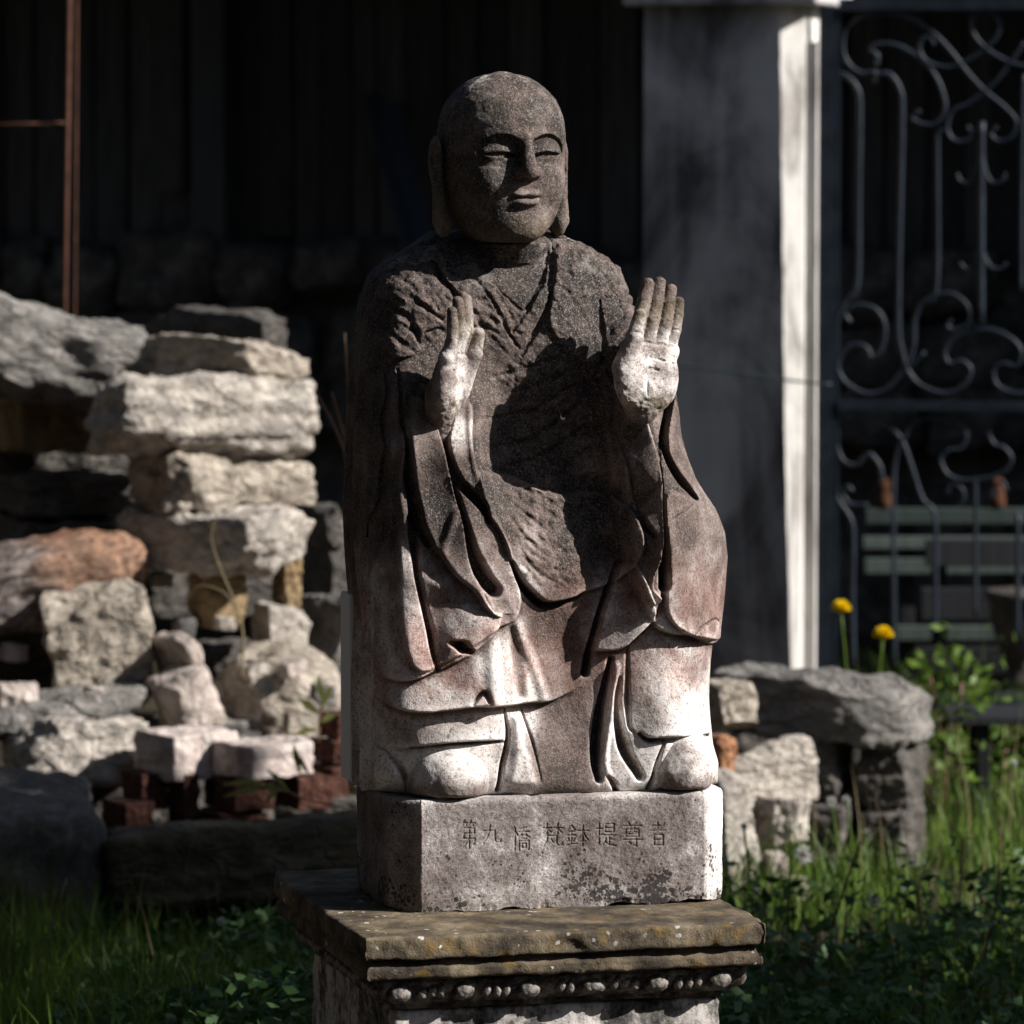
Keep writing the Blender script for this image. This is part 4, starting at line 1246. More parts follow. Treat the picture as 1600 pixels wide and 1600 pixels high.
# ragged lower edge: the block stands on an uneven underside
pts[:, 0] += nx * disp; pts[:, 1] += ny * disp
pts[:, 2] += edge_b * np.clip(fbm(np.stack([pts[:, 0] / 30, pts[:, 1] / 30, 0 * pts[:, 0]], 1), 3, 39) * 5, -1, 6) * (pts[:, 2] < 14)
# top weathers unevenly, chipped arris
arr = sstep(PL_TOP - 10, PL_TOP, pts[:, 2])
pts[:, 2] -= arr * np.clip(fbm(np.stack([pts[:, 0] / 25, pts[:, 1] / 25, 0 * pts[:, 0]], 1), 3, 43) * 3.0, 0, 5)
r_, c_ = np.meshgrid(np.arange(nR - 1), np.arange(nO), indexing='ij')
c2 = (c_ + 1) % nO
qd = np.stack([r_ * nO + c_, r_ * nO + c2, (r_ + 1) * nO + c2, (r_ + 1) * nO + c_], -1).reshape(-1, 4)
ctr = len(pts)
allp = np.vstack([pts, [[0, 0, PL_TOP - 0.5]], [[0, 0, 1.0]]])
k = np.arange(nO); k2 = (k + 1) % nO
topq = np.stack([(nR - 1) * nO + k, (nR - 1) * nO + k2, np.full(nO, ctr), np.full(nO, ctr)], 1)[:, :3]
botq = np.stack([k2, k, np.full(nO, ctr + 1)], 1)
tri = np.vstack([qd[:, [0, 1, 2]], qd[:, [0, 2, 3]], topq, botq])
mp = make_mesh('plinth', allp / 1000.0, tri)
px_, pz_ = allp[:, 0], allp[:, 2]
pp = 0.37 + 0.10 * n_low.mean() + 0.12 * fbm(allp / 60.0, 3, 51) + 0.16 * np.exp(-((px_ - 0) / 120) ** 2) * sstep(0, 60, pz_)
pp += 0.20 * sstep(-225, -240, px_) - 0.30 * sstep(224, 240, px_) + 0.10 * sstep(40, 0, pz_) - 0.10 * sstep(PL_TOP - 16, PL_TOP, pz_)  # left faces darker, right chamfer paler: shade and sun put into colour
pp = pp + np.append(cut, [0, 0]) * 0.035
attr(mp, 'patina_shade', np.clip(pp, 0, 1)); attr(mp, 'lichen', 0 * pp); attr(mp, 'moss', 0.12 * sstep(30, 0, pz_))
dts = 0.55 + 1.1 * sstep(130, 30, pz_) * (0.55 + 0.45 * sstep(0, 160, px_)) + 0.2 * sstep(-200, -260, px_)
attr(mp, 'dots', dts * 1.08)
attr(mp, 'grey', np.full(len(pp), 0.25))
obj('plinth', mp, M_STAT, statue)

# pale slab of the seat showing at the statue's side
sb = to_local(536, 925, 120); sb2 = to_local(545, 1130, 120)
box('seat_slab', sb[0] / 1000, sb[0] / 1000 + 0.12, 0.075, 0.142, PL_TOP / 1000 + 0.002, sb[2] / 1000, None, statue, 0.004)
_ms = statue.children[-1].data
_n = len(_ms.vertices)
attr(_ms, 'patina_shade', np.full(_n, 0.06)); attr(_ms, 'lichen', np.zeros(_n)); attr(_ms, 'moss', np.zeros(_n)); attr(_ms, 'dots', np.full(_n, 0.2))
_ms.materials.append(M_STAT)
# ------------------------------------------------------------------ pedestal under the statue
def on_z(u, v, z):
    d = ray(u, v); t = (z - CAM[2]) / d[2]
    return CAM + d * t
AZ = S_POS[2] - 0.0005
FL, FR, BL = on_z(566, 1467, AZ), on_z(1203, 1442, AZ), on_z(412, 1361, AZ)
ex = FR - FL; PW = float(np.linalg.norm(ex)); pyaw = math.atan2(ex[1], ex[0])
PD = min(max(float(np.linalg.norm(BL - FL)), 0.5), 0.75)
ey = np.array([-math.sin(pyaw), math.cos(pyaw), 0])
pc = (FL + FR) / 2 + ey * PD / 2
ped = empty('pedestal', (pc[0], pc[1], 0.0), (0, 0, pyaw))
tag(ped, 'square stone pedestal with lichened cap and egg moulding under the statue', 'pedestal')

def cap_mat():
    t = NT('lichened_capstone')
    n = t.noise(14, 8, 0.65); n2 = t.noise(60, 6, 0.7); g = t.noise(300, 3, 0.6)
    c = t.ramp(n, [(0.34, (0.03, 0.026, 0.022)), (0.48, (0.085, 0.068, 0.048)), (0.6, (0.17, 0.135, 0.09)), (0.72, (0.26, 0.22, 0.17))])
    yl = t.ramp(t.noise(26, 6, 0.7), [(0.56, 0.0), (0.66, 1.0)])
    c = t.mix(t.math('MULTIPLY', yl, 0.55), c, (0.20, 0.12, 0.025))
    v = t.voro(42); wl = t.math('LESS_THAN', t.math('ADD', v.outputs['Distance'], t.math('MULTIPLY', n2, 0.5)), 0.40)
    wl = t.math('MULTIPLY', wl, t.ramp(t.noise(7, 3, 0.5), [(0.5, 0.0), (0.58, 1.0)]))
    c = t.mix(wl, c, (0.48, 0.48, 0.46))
    t.bump(t.math('ADD', t.math('MULTIPLY', n2, 0.6), t.math('MULTIPLY', g, 0.3)), 0.9, 0.005)
    return t.done(c, 0.9, 0, 0.2)
M_CAP = cap_mat()
def shaft_mat():
    t = NT('black_streaked_limestone')
    st = t.noise(10, 7, 0.65, t.scale((1, 1, 0.2)), 0.6); n2 = t.noise(45, 6, 0.7); g = t.noise(260, 3, 0.6)
    f = t.math('ADD', t.math('MULTIPLY', st, 0.6), t.math('MULTIPLY', n2, 0.4))
    c = t.ramp(f, [(0.40, (0.03, 0.028, 0.027)), (0.48, (0.14, 0.13, 0.12)), (0.56, (0.50, 0.47, 0.44)), (0.66, (0.66, 0.63, 0.60))])
    t.bump(t.math('ADD', t.math('MULTIPLY', n2, 0.6), t.math('MULTIPLY', g, 0.3)), 0.8, 0.004)
    return t.done(c, 0.9, 0, 0.2)
M_SHAFT = shaft_mat()
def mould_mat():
    t = NT('dark_moulding')  # dark mottled stone of the egg band
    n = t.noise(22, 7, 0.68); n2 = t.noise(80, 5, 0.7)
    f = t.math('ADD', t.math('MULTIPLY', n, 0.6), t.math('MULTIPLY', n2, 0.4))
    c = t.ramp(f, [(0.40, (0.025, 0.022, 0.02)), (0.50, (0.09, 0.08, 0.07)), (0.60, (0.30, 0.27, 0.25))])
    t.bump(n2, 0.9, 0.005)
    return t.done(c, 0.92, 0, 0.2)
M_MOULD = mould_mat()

def sweep_square(name, W, D, prof, mat, step=0.005, amp=0.0015, seed=0, chip=0.0, round_=0.012):
    """profile (inset, z) swept round a rectangle; fine grid so that wear can be cut into it"""
    hw, hd = W / 2, D / 2
    per = []
    cs = [(-hw, -hd), (hw, -hd), (hw, hd), (-hw, hd)]
    for i in range(4):
        a, b = np.array(cs[i]), np.array(cs[(i + 1) % 4])
        L = np.linalg.norm(b - a); st = step if i in (0, 3, 1) else step * 4
        n = int(L / st)
        for k in range(n):
            per.append(a + (b - a) * k / n)
    per = np.array(per); nP = len(per)
    rows = []
    for (i0, z0), (i1, z1) in zip(prof[:-1], prof[1:]):
        L = math.hypot(i1 - i0, z1 - z0); m = max(1, int(L / 0.004))
        for k in range(m):
            rows.append((i0 + (i1 - i0) * k / m, z0 + (z1 - z0) * k / m))
    rows.append(prof[-1])
    rows = np.array(rows); nR = len(rows)
    ins = rows[:, 0]
    sx = (hw - ins)[:, None] / hw; sy = (hd - ins)[:, None] / hd
    X = per[None, :, 0] * sx; Y = per[None, :, 1] * sy; Z = np.repeat(rows[:, 1:2], nP, 1)
    P = np.stack([X, Y, Z], -1).reshape(-1, 3)
    nrm = np.stack([np.where(np.abs(per[:, 0]) > hw - 1e-5, np.sign(per[:, 0]), 0), np.where(np.abs(per[:, 1]) > hd - 1e-5, np.sign(per[:, 1]), 0)], 1)
    ln = np.maximum(np.linalg.norm(nrm, axis=1, keepdims=True), 1e-6); nrm = nrm / ln
    nn_ = np.repeat(nrm[None], nR, 0).reshape(-1, 2)
    d = fbm(P * 45, 4, seed) * amp * 1.6 + fbm(P * 160, 3, seed + 5) * amp * 0.6
    cornr = np.minimum(hw - np.abs(P[:, 0]), 1) + np.minimum(hd - np.abs(P[:, 1]), 1)
    if chip:
        c_ = np.clip(fbm(P * 26, 4, seed + 9) - 0.35, 0, 1)
        d -= c_ * chip
        near = np.clip(1 - cornr / 0.10, 0, 1)
        d -= near ** 2 * chip * 1.2
    P[:, :2] += nn_ * d[:, None]
    P[:, 2] += fbm(P * 30, 3, seed + 11) * amp
    r_, c_ = np.meshgrid(np.arange(nR - 1), np.arange(nP), indexing='ij')
    c2 = (c_ + 1) % nP
    q = np.stack([r_ * nP + c_, r_ * nP + c2, (r_ + 1) * nP + c2, (r_ + 1) * nP + c_], -1).reshape(-1, 4)
    q = q[:, ::-1] if prof[-1][1] < prof[0][1] else q
    # close both ends
    P = np.vstack([P, [[0, 0, prof[0][1]], [0, 0, prof[-1][1]]]])
    k = np.arange(nP); k2 = (k + 1) % nP
    n0 = len(P) - 2
    tri = np.vstack([q[:, :3], q[:, [0, 2, 3]], np.stack([k, k2, np.full(nP, n0)], 1), np.stack([(nR - 1) * nP + k2, (nR - 1) * nP + k, np.full(nP, n0 + 1)], 1)])
    return obj(name, make_mesh(name, P, tri), mat, ped)
T = AZ
sweep_square('capstone', PW, PD, [(0.30, T), (0.10, T), (0.005, T - 0.0004), (0.0015, T - 0.002), (0.0, T - 0.005), (0.0, T - 0.031), (0.002, T - 0.0345), (0.06, T - 0.036)], M_CAP, 0.0045, 0.0016, 3, 0.008)
sweep_square('cornice', PW, PD, [(0.06, T - 0.0345), (0.016, T - 0.036), (0.013, T - 0.044), (0.007, T - 0.048), (0.006, T - 0.062), (0.009, T - 0.066), (0.024, T - 0.069), (0.08, T - 0.070)], M_CAP, 0.0045, 0.0015, 13, 0.005)
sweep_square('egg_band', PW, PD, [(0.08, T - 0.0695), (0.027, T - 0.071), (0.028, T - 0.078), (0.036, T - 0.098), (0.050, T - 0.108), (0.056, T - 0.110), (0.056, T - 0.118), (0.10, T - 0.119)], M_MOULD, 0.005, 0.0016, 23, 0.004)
sweep_square('shaft', PW, PD, [(0.10, T - 0.1185), (0.066, T - 0.120), (0.061, T - 0.126), (0.060, T - 0.30), (0.060, -0.02), (0.1, -0.03)], M_SHAFT, 0.007, 0.0015, 33, 0.004)
# egg and dart enrichment, one piece each, along the front and left sides
def lump(sx, sy, sz, seed, flat=1.0):
    bm = bmesh.new(); bmesh.ops.create_icosphere(bm, subdivisions=3, radius=1)
    c = np.array([v.co[:] for v in bm.verts])
    c = c * (1 + 0.10 * fbm(c * 2.2, 3, seed)[:, None])
    for v, p in zip(bm.verts, c): v.co = (p[0] * sx, p[1] * sy, p[2] * sz)
    me = bpy.data.meshes.new('lump'); bm.to_mesh(me); bm.free()
    me.polygons.foreach_set('use_smooth', np.ones(len(me.polygons), bool))
    return me
egg_me = [lump(0.021, 0.015, 0.015, 1), lump(0.020, 0.014, 0.016, 2), lump(0.022, 0.014, 0.014, 3)]
dart_me = [lump(0.007, 0.009, 0.013, 4), lump(0.009, 0.008, 0.010, 5)]
for m_ in egg_me + dart_me: m_.materials.append(M_MOULD)
rr = random.Random(12)
for side in range(3):
    hw = (PW if side == 0 else PD) / 2 - 0.032
    n = 6
    for k in range(n):
        for nm, ms, off in (('egg', egg_me, 0.0), ('dart', dart_me, 0.036), ('dart', dart_me, 0.052), ('dart', dart_me, 0.066)):
            s_ = -hw + 0.03 + k * 0.100 + off
            if s_ > hw - 0.012: continue
            if nm == 'dart' and rr.random() < 0.15: continue
            me_ = rr.choice(ms)
            o = obj(nm, me_, None, ped)
            z_ = T - 0.089 + rr.uniform(-0.002, 0.002)
            if side == 0: o.location = (s_, -PD / 2 + 0.034, z_); o.rotation_euler = (0.25, rr.uniform(-0.3, 0.3), 0)
            elif side == 1: o.location = (-PW / 2 + 0.034, s_, z_); o.rotation_euler = (0.25, rr.uniform(-0.3, 0.3), R(-90))
            else: o.location = (PW / 2 - 0.034, s_, z_); o.rotation_euler = (0.25, rr.uniform(-0.3, 0.3), R(90))

# ------------------------------------------------------------------ loose stones
M_R = {
 'grey':  rock_mat('grey_limestone', (0.11, 0.105, 0.10), (0.25, 0.24, 0.225), (0.43, 0.41, 0.385), 7, 2.2),
 'pale':  rock_mat('pale_limestone', (0.30, 0.27, 0.24), (0.54, 0.50, 0.45), (0.70, 0.67, 0.62), 8, 1.5),
 'tan':   rock_mat('tan_sandstone', (0.24, 0.20, 0.16), (0.48, 0.43, 0.36), (0.66, 0.61, 0.54), 8, 1.6),
 'pink':  rock_mat('pinkish_stone', (0.30, 0.25, 0.22), (0.50, 0.44, 0.40), (0.62, 0.57, 0.53), 6, 1.2, 0.4),
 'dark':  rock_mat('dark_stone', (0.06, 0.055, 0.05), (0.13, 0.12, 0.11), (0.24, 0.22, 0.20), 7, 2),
 'granite': rock_mat('grey_granite', (0.10, 0.10, 0.10), (0.20, 0.195, 0.19), (0.36, 0.35, 0.34), 40, 1),
 'moss':  rock_mat('mossy_slab', (0.05, 0.045, 0.028), (0.11, 0.098, 0.066), (0.18, 0.165, 0.125), 6, 2.5),
 'brickp': rock_mat('pale_brick', (0.46, 0.38, 0.35), (0.62, 0.55, 0.52), (0.70, 0.66, 0.63), 14, 1, 0.4),
 'brickr': rock_mat('red_brick', (0.04, 0.016, 0.012), (0.085, 0.034, 0.024), (0.14, 0.065, 0.045), 14, 1, 0.5),
 'ochre': rock_mat('ochre_stone', (0.20, 0.13, 0.06), (0.36, 0.26, 0.14), (0.50, 0.40, 0.25), 10, 1),
 'jasper': None,
 'orange': rock_mat('orange_stone', (0.30, 0.13, 0.06), (0.48, 0.24, 0.13), (0.55, 0.35, 0.24), 10, 1),
}
def jasper():
    t = NT('streaked_brown_stone')
    sep = t.t.nodes.new('ShaderNodeSeparateXYZ'); t.link(t.co, sep.inputs[0])
    n = t.noise(6, 7, 0.65, t.scale((1, 3, 5)), 1.0); n2 = t.noise(34, 6, 0.7, t.scale((1, 2, 2)))
    gx_ = t.math('ADD', t.math('MULTIPLY', sep.outputs[0], 2.2), t.math('MULTIPLY', n, 0.9))
    a = t.ramp(n2, [(0.38, (0.04, 0.034, 0.033)), (0.5, (0.17, 0.13, 0.115)), (0.62, (0.38, 0.33, 0.30))])
    b = t.ramp(n2, [(0.36, (0.07, 0.034, 0.02)), (0.5, (0.24, 0.125, 0.075)), (0.66, (0.42, 0.27, 0.18))])
    c = t.mix(t.ramp(gx_, [(0.42, 0.0), (0.62, 1.0)]), a, b)
    t.bump(t.math('ADD', n, n2), 0.6, 0.02)
    return t.done(c, 0.42, 0, 0.5)
M_R['jasper'] = jasper()
def rock_mesh(dims, seed, n=28, cuts=10, lump=0.05, strata=0.012, sharp=20.0, fine=0.022):
    bm = bmesh.new(); bmesh.ops.create_cube(bm, size=2.0)
    bmesh.ops.subdivide_edges(bm, edges=bm.edges[:], cuts=n, use_grid_fill=True)
    P = np.array([v.co[:] for v in bm.verts])
    nrm = (np.abs(P) ** sharp).sum(1) ** (1 / sharp)
    P = P / nrm[:, None]
    rng = np.random.RandomState(seed)
    dims = np.asarray(dims, float)
    for _ in range(cuts):
        d = rng.normal(size=3); d /= np.linalg.norm(d)
        lim = rng.uniform(0.86, 1.15) * (np.abs(d).sum()) * 0.78
        ex_ = np.maximum(0, P @ d - lim)
        P = P - ex_[:, None] * d
    Q = P * dims / 2
    md = float(np.sort(dims)[:2].mean())
    nv = P / np.linalg.norm(P, axis=1, keepdims=True)
    o_ = rng.uniform(-50, 50, 3)
    disp = fbm(Q / md * 1.6 + o_, 3, seed) * lump * md * 0.5 + fbm(Q / md * 6 + o_, 3, seed + 3) * fine * md * 1.6 - np.abs(fbm(Q / md * 3.1 + o_, 3, seed + 5)) * fine * md * 1.5
    tn = fbm(Q / md * np.array([1.5, 1.5, 2.4]) + o_ + 9, 3, seed + 12) * 2.6
    fl = np.floor(tn); fr_ = tn - fl
    disp += (fl + sstep(0.86, 1.0, fr_)) / 2.6 * 0.045 * md
    if strata:
        zq = Q[:, 2] / md + 0.12 * fbm(Q / md * 1.3 + o_, 2, seed + 8)
        lay = noise(np.stack([0 * zq, 0 * zq, zq * 6.5 + seed], 1), seed)
        lay = np.sign(lay) * np.abs(lay) ** 0.5
        disp += lay * strata * md * (np.abs(nv[:, 2]) < 0.75)
    Q = Q + nv * disp[:, None]
    for v, p in zip(bm.verts, Q): v.co = p
    bmesh.ops.recalc_face_normals(bm, faces=bm.faces)
    me = bpy.data.meshes.new('stone'); bm.to_mesh(me); bm.free()
    me.polygons.foreach_set('use_smooth', np.ones(len(me.polygons), bool))
    return me
_seed = [100]
def stone(label, u0, v0, u1, v1, us=None, y=4.2, yaw=32, roll=0.0, pitch=0.0, mat='grey', depth=0.30, group=None, name='stone', cat='stone', **kw):
    """block whose outline fills the given photo rectangle at depth y; us = photo column of its near upright edge"""
    _seed[0] += 1
    s = mpp(y); ya = R(yaw)
    if us is not None and abs(yaw) > 3:
        W = (u1 - us) * s / math.cos(ya); Dp = max(0.06, (us - u0) * s / math.sin(ya))
    else:
        Dp = depth; W = ((u1 - u0) * s - Dp * abs(math.sin(ya))) / math.cos(ya)
        W = max(W, 0.05)
    tilt = ((v0 + v1) / 2 - 231) / FPX
    Hh = max(0.03, (v1 - v0) * s - tilt * (Dp * math.cos(ya) + W * abs(math.sin(ya))) * 0.8)
    Hh *= max(0.5, 1 - abs(math.tan(R(roll))) * 0.3 * W / max(Hh, 0.03) * 0.5)
    c = at((u0 + u1) / 2, (v0 + v1) / 2, y)
    me = rock_mesh((W * 1.07, Dp * 1.07, Hh * 1.22), _seed[0], **kw)
    o = obj(name, me, M_R[mat], None, c, Euler((R(pitch), R(roll), ya), 'XYZ'))
    tag(o, label, cat, group)
    return o
LS = 'loose stones heaped at the left'
# stacked pile
stone('large grey boulder with a lit top at the upper left of the stone pile', -120, 478, 262, 628, None, 4.35, 12, 12, 0, 'grey', 0.34, LS, lump=0.16, sharp=4.5, fine=0.03)
stone('small grey stone peeping over the large boulder at the left edge', -40, 462, 8, 505, None, 4.6, 20, 0, 0, 'grey', 0.12, LS, sharp=4)
stone('shaded blue grey slab lying behind the top of the stone pile', 215, 486, 450, 560, 410, 5.1, 40, -4, 0, 'dark', 0.3, LS)
stone('flat overhanging slab on top of the pile with a lit tan right end', 222, 528, 486, 606, 388, 4.25, 52, 5, 0, 'tan', 0.3, LS, strata=0.03)
stone('big rough pale slab second from the top of the pile', 148, 588, 490, 706, 212, 4.12, 26, 2, 0, 'pale', 0.3, LS, strata=0.03, lump=0.10, fine=0.03)
stone('tan block in the middle of the pile below the rough pale slab', 203, 698, 487, 800, 280, 4.15, 30, 1, 0, 'tan', 0.3, LS, lump=0.10, fine=0.035)
stone('wide slab with a fluted pale right end under the tan block', 180, 792, 496, 892, 392, 4.05, 48, -3, 0, 'pale', 0.3, LS, strata=0.03, fine=0.03)
stone('brownish stone tucked under the large grey boulder at left', -20, 622, 200, 706, 60, 4.5, 40, 3, 0, 'ochre', 0.3, LS)
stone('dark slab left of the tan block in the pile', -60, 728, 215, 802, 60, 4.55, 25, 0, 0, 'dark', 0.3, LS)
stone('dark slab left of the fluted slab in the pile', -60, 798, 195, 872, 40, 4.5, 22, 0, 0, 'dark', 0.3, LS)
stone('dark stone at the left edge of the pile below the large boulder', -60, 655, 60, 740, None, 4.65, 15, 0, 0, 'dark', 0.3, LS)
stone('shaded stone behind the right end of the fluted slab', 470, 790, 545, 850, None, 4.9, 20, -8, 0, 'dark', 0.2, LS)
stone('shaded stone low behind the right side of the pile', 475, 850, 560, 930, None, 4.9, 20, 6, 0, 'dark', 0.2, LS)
stone('round ended ochre stone prop under the fluted slab', 290, 888, 388, 975, 320, 4.0, 30, 2, 0, 'ochre', 0.2, LS, sharp=5)
stone('short upright ochre stone under the right end of the fluted slab', 428, 872, 470, 952, None, 4.2, 25, 3, 0, 'ochre', 0.08, LS)
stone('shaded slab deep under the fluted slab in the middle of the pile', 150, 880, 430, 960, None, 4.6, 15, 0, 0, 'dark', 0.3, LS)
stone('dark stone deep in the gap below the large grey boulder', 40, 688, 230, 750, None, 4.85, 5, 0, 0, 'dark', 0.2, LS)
# lower tumble
stone('glossy brown polished stone lying across the left of the heap', -130, 848, 232, 985, None, 3.95, 8, -13, 0, 'jasper', 0.17, LS, sharp=3.0, lump=0.16, strata=0.0)
stone('square tan grey block tilted under the glossy brown stone', 66, 922, 238, 1082, 88, 3.85, 14, -11, 0, 'tan', 0.26, LS, fine=0.03)
stone('dark stone in the gap left of the tilted square block', -60, 960, 90, 1070, None, 4.2, 10, 0, 0, 'dark', 0.3, LS)
stone('small pinkish stone at the left edge below the gap', -20, 1064, 66, 1112, None, 3.75, 10, 0, 0, 'pink', 0.2, LS)
stone('smooth pinkish stone leaning up beside the tilted square block', 236, 988, 328, 1085, None, 3.82, 30, -22, 0, 'pink', 0.2, LS, sharp=4, fine=0.01)
stone('smooth rounded pinkish block below the leaning pinkish stone', 228, 1045, 350, 1152, None, 3.72, 30, -24, 0, 'pink', 0.16, LS, sharp=5, fine=0.01)
stone('curved grey slab arching over the pale block at lower left', -60, 1072, 236, 1140, None, 3.72, 12, -9, 0, 'grey', 0.25, LS, sharp=4, strata=0.04)
stone('big pale block at lower left under the curved slab', -10, 1108, 238, 1222, 64, 3.62, 24, -2, 0, 'pale', 0.25, LS, strata=0.02)
stone('squarish pale stone with a dark left face right of the heap centre', 384, 948, 482, 1042, 420, 4.1, 36, 3, 0, 'pale', 0.2, LS)
stone('layered grey rock standing behind the statue at the right of the heap', 456, 922, 570, 1064, None, 4.3, 28, 18, 0, 'grey', 0.25, LS, strata=0.07)
stone('big rounded yellowish boulder at the foot of the heap', 322, 1018, 552, 1165, None, 3.95, 20, 4, 0, 'tan', 0.3, LS, sharp=3.2, lump=0.18)
stone('rounded grey stone behind the small curled stone', 300, 1000, 400, 1060, None, 4.35, 10, 0, 0, 'dark', 0.2, LS)
stone('small curled dark stone above the leaning pinkish stone', 268, 962, 306, 1000, None, 3.95, 20, 0, 0, 'granite', 0.08, LS, sharp=3)
stone('thick pale stone supporting the heap behind the bricks', 230, 1110, 420, 1190, None, 3.9, 10, 0, 0, 'grey', 0.25, LS)
stone('long dark stone added behind the red bricks to darken the gap', 120, 1195, 420, 1300, None, 3.75, 4, 0, 0, 'dark', 0.2, LS)  # dark stones added to cover lit ground with a dark tone
stone('dark stone added behind the bricks nearest the statue to darken the gap', 400, 1180, 640, 1300, None, 3.8, -4, 0, 0, 'dark', 0.2, LS)
rc = random.Random(21)
for u, v, w, h_, y, where in ((252, 905, 34, 22, 4.1, 'under the left part of the fluted slab'), (275, 1085, 26, 20, 3.7, 'against the rounded pinkish block'), (395, 1050, 40, 26, 3.85, 'above the yellowish boulder'),
        (455, 1045, 30, 22, 3.8, 'between the squarish stone and the yellowish boulder'), (350, 975, 34, 20, 3.95, 'right of the ochre prop'), (150, 1085, 44, 20, 3.7, 'below the tilted square block'),
        (20, 1020, 52, 30, 3.9, 'in the gap at the left edge'), (330, 1120, 40, 26, 3.7, 'left of the yellowish boulder'), (460, 1130, 46, 30, 3.7, 'below the yellowish boulder'), (505, 1085, 36, 28, 3.7, 'behind the left hem of the statue'),
        (300, 700, 46, 14, 4.1, 'wedged under the rough pale slab'), (440, 800, 50, 14, 4.1, 'wedged under the tan block'), (350, 612, 60, 14, 4.15, 'wedged under the overhanging slab')):
    stone('small rubble chip ' + where, u - w // 2, v - h_ // 2, u + w // 2, v + h_ // 2, None, y, rc.uniform(10, 40), rc.uniform(-15, 15), 0, rc.choice(['grey', 'pale', 'tan', 'pink']), 0.05, LS, n=8, lump=0.15)
LB = 'bricks stacked behind the statue'
def brick(label, *a, **k):
    k.setdefault('mat', 'brickr'); k.setdefault('n', 22); k.setdefault('cuts', 0)
    return stone(label, *a, group=LB, name='brick', cat='brick', sharp=60, lump=0.04, fine=0.02, **k)
brick('pale pinkish brick with a sunlit top on the dark brick stack', 212, 1138, 370, 1212, 278, 3.45, 38, 0, 0, mat='brickp')
brick('buff brick with a sunlit top right of the pale pinkish brick', 332, 1154, 490, 1214, 398, 3.4, 40, 0, 0, mat='brickp')
brick('dark red brick under the left end of the pale brick', 192, 1206, 262, 1262, 225, 3.4, 35)
brick('dark red brick standing on end under the pale brick', 262, 1212, 312, 1290, 290, 3.38, 35)
brick('dark red brick lowest at the left of the brick stack', 160, 1250, 240, 1302, 200, 3.35, 30)
brick('dark brick under the buff brick', 318, 1212, 430, 1264, 370, 3.38, 30)
brick('dark brick lowest under the buff brick', 300, 1262, 420, 1312, 350, 3.38, 30)
brick('reddish brick close behind the left of the plinth', 430, 1208, 520, 1260, 470, 3.42, 30)
brick('red brick uppermost in the short pile touching the statue at left', 500, 1112, 580, 1152, 530, 3.5, 30)
brick('red brick second from top in the short pile touching the statue at left', 488, 1152, 580, 1192, 522, 3.5, 28)
brick('red brick lowest in the short pile touching the statue at left', 484, 1192, 580, 1240, 520, 3.48, 32)
stone('dark granite block with a speckled grey top at the lower left corner', -260, 1216, 182, 1500, None, 3.0, 9, 0, 4, 'granite', 0.66, LS, sharp=14, lump=0.03, fine=0.012)
stone('long mossy brown slab lying in shade left of the pedestal', 160, 1272, 640, 1408, 195, 2.85, 12, -2, 0, 'moss', 0.22, LS, sharp=8, strata=0.02)
stone('dark stone under the long mossy slab', 150, 1390, 600, 1470, None, 3.0, 5, 0, 0, 'dark', 0.2, LS)
stone('big dark stone filling the low wall behind its facing blocks', 1140, 1130, 1452, 1370, None, 4.2, -12, 0, 0, 'dark', 0.3, 'stones of the low wall at the right')
# right-hand wall
RW = 'stones of the low wall at the right'
stone('long slab capping the low wall below the gate pier', 1108, 1044, 1455, 1152, None, 3.85, -26, 2, 0, 'grey', 0.26, RW, strata=0.03)
stone('pale block wedged under the left end of the capping slab', 1085, 1066, 1182, 1138, None, 3.55, 32, 0, 0, 'tan', 0.12, RW)
stone('big pale pointed block in the low wall beside the plinth', 1136, 1160, 1272, 1258, 1150, 3.55, 32, -6, 0, 'pale', 0.16, RW)
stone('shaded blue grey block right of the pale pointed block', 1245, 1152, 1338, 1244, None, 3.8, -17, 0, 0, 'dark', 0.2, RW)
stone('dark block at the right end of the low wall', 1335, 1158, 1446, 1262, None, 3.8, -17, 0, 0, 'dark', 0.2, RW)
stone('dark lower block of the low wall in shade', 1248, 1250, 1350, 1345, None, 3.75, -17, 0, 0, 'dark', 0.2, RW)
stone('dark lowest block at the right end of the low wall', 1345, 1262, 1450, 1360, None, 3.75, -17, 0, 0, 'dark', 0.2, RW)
stone('pale chunk below the pale pointed block', 1160, 1244, 1262, 1322, None, 3.5, 30, 4, 0, 'pale', 0.16, RW)
stone('smooth pale stone leaning behind the right edge of the plinth', 1080, 1212, 1190, 1402, None, 3.3, 32, -8, 0, 'pale', 0.14, RW, sharp=4, fine=0.012)
stone('orange stone peeping from behind the right shoe', 1100, 1150, 1150, 1218, None, 3.4, 30, 0, 0, 'orange', 0.08, RW, sharp=4)
stone('small pale stone in the grass below the low wall', 1226, 1368, 1262, 1412, None, 3.2, 30, 0, 0, 'tan', 0.05, RW, sharp=4)
stone('small pale stone fallen left of the small grass stone', 1188, 1330, 1232, 1372, None, 3.3, 20, 0, 0, 'pink', 0.06, RW, sharp=4)
# rubble footing of the shed, part of the shed
rs2 = random.Random(77)
for row in range(3):
    xx = -3.4 + row * 0.1
    while xx < 1.6:
        w = rs2.uniform(0.18, 0.42); hh = rs2.uniform(0.20, 0.30)
        me = rock_mesh((w, 0.22, hh), int(xx * 100) + row * 31 + 5000, n=6, lump=0.2, sharp=5)
        o = obj('footing_stone', me, M_DARKR, shed, (xx + w / 2, -0.04 - rs2.uniform(0, 0.06), zb - 0.10 - row * 0.24 + rs2.uniform(-0.03, 0.03)), (0, rs2.uniform(-0.15, 0.15), rs2.uniform(-0.1, 0.1)))
        xx += w * 0.96

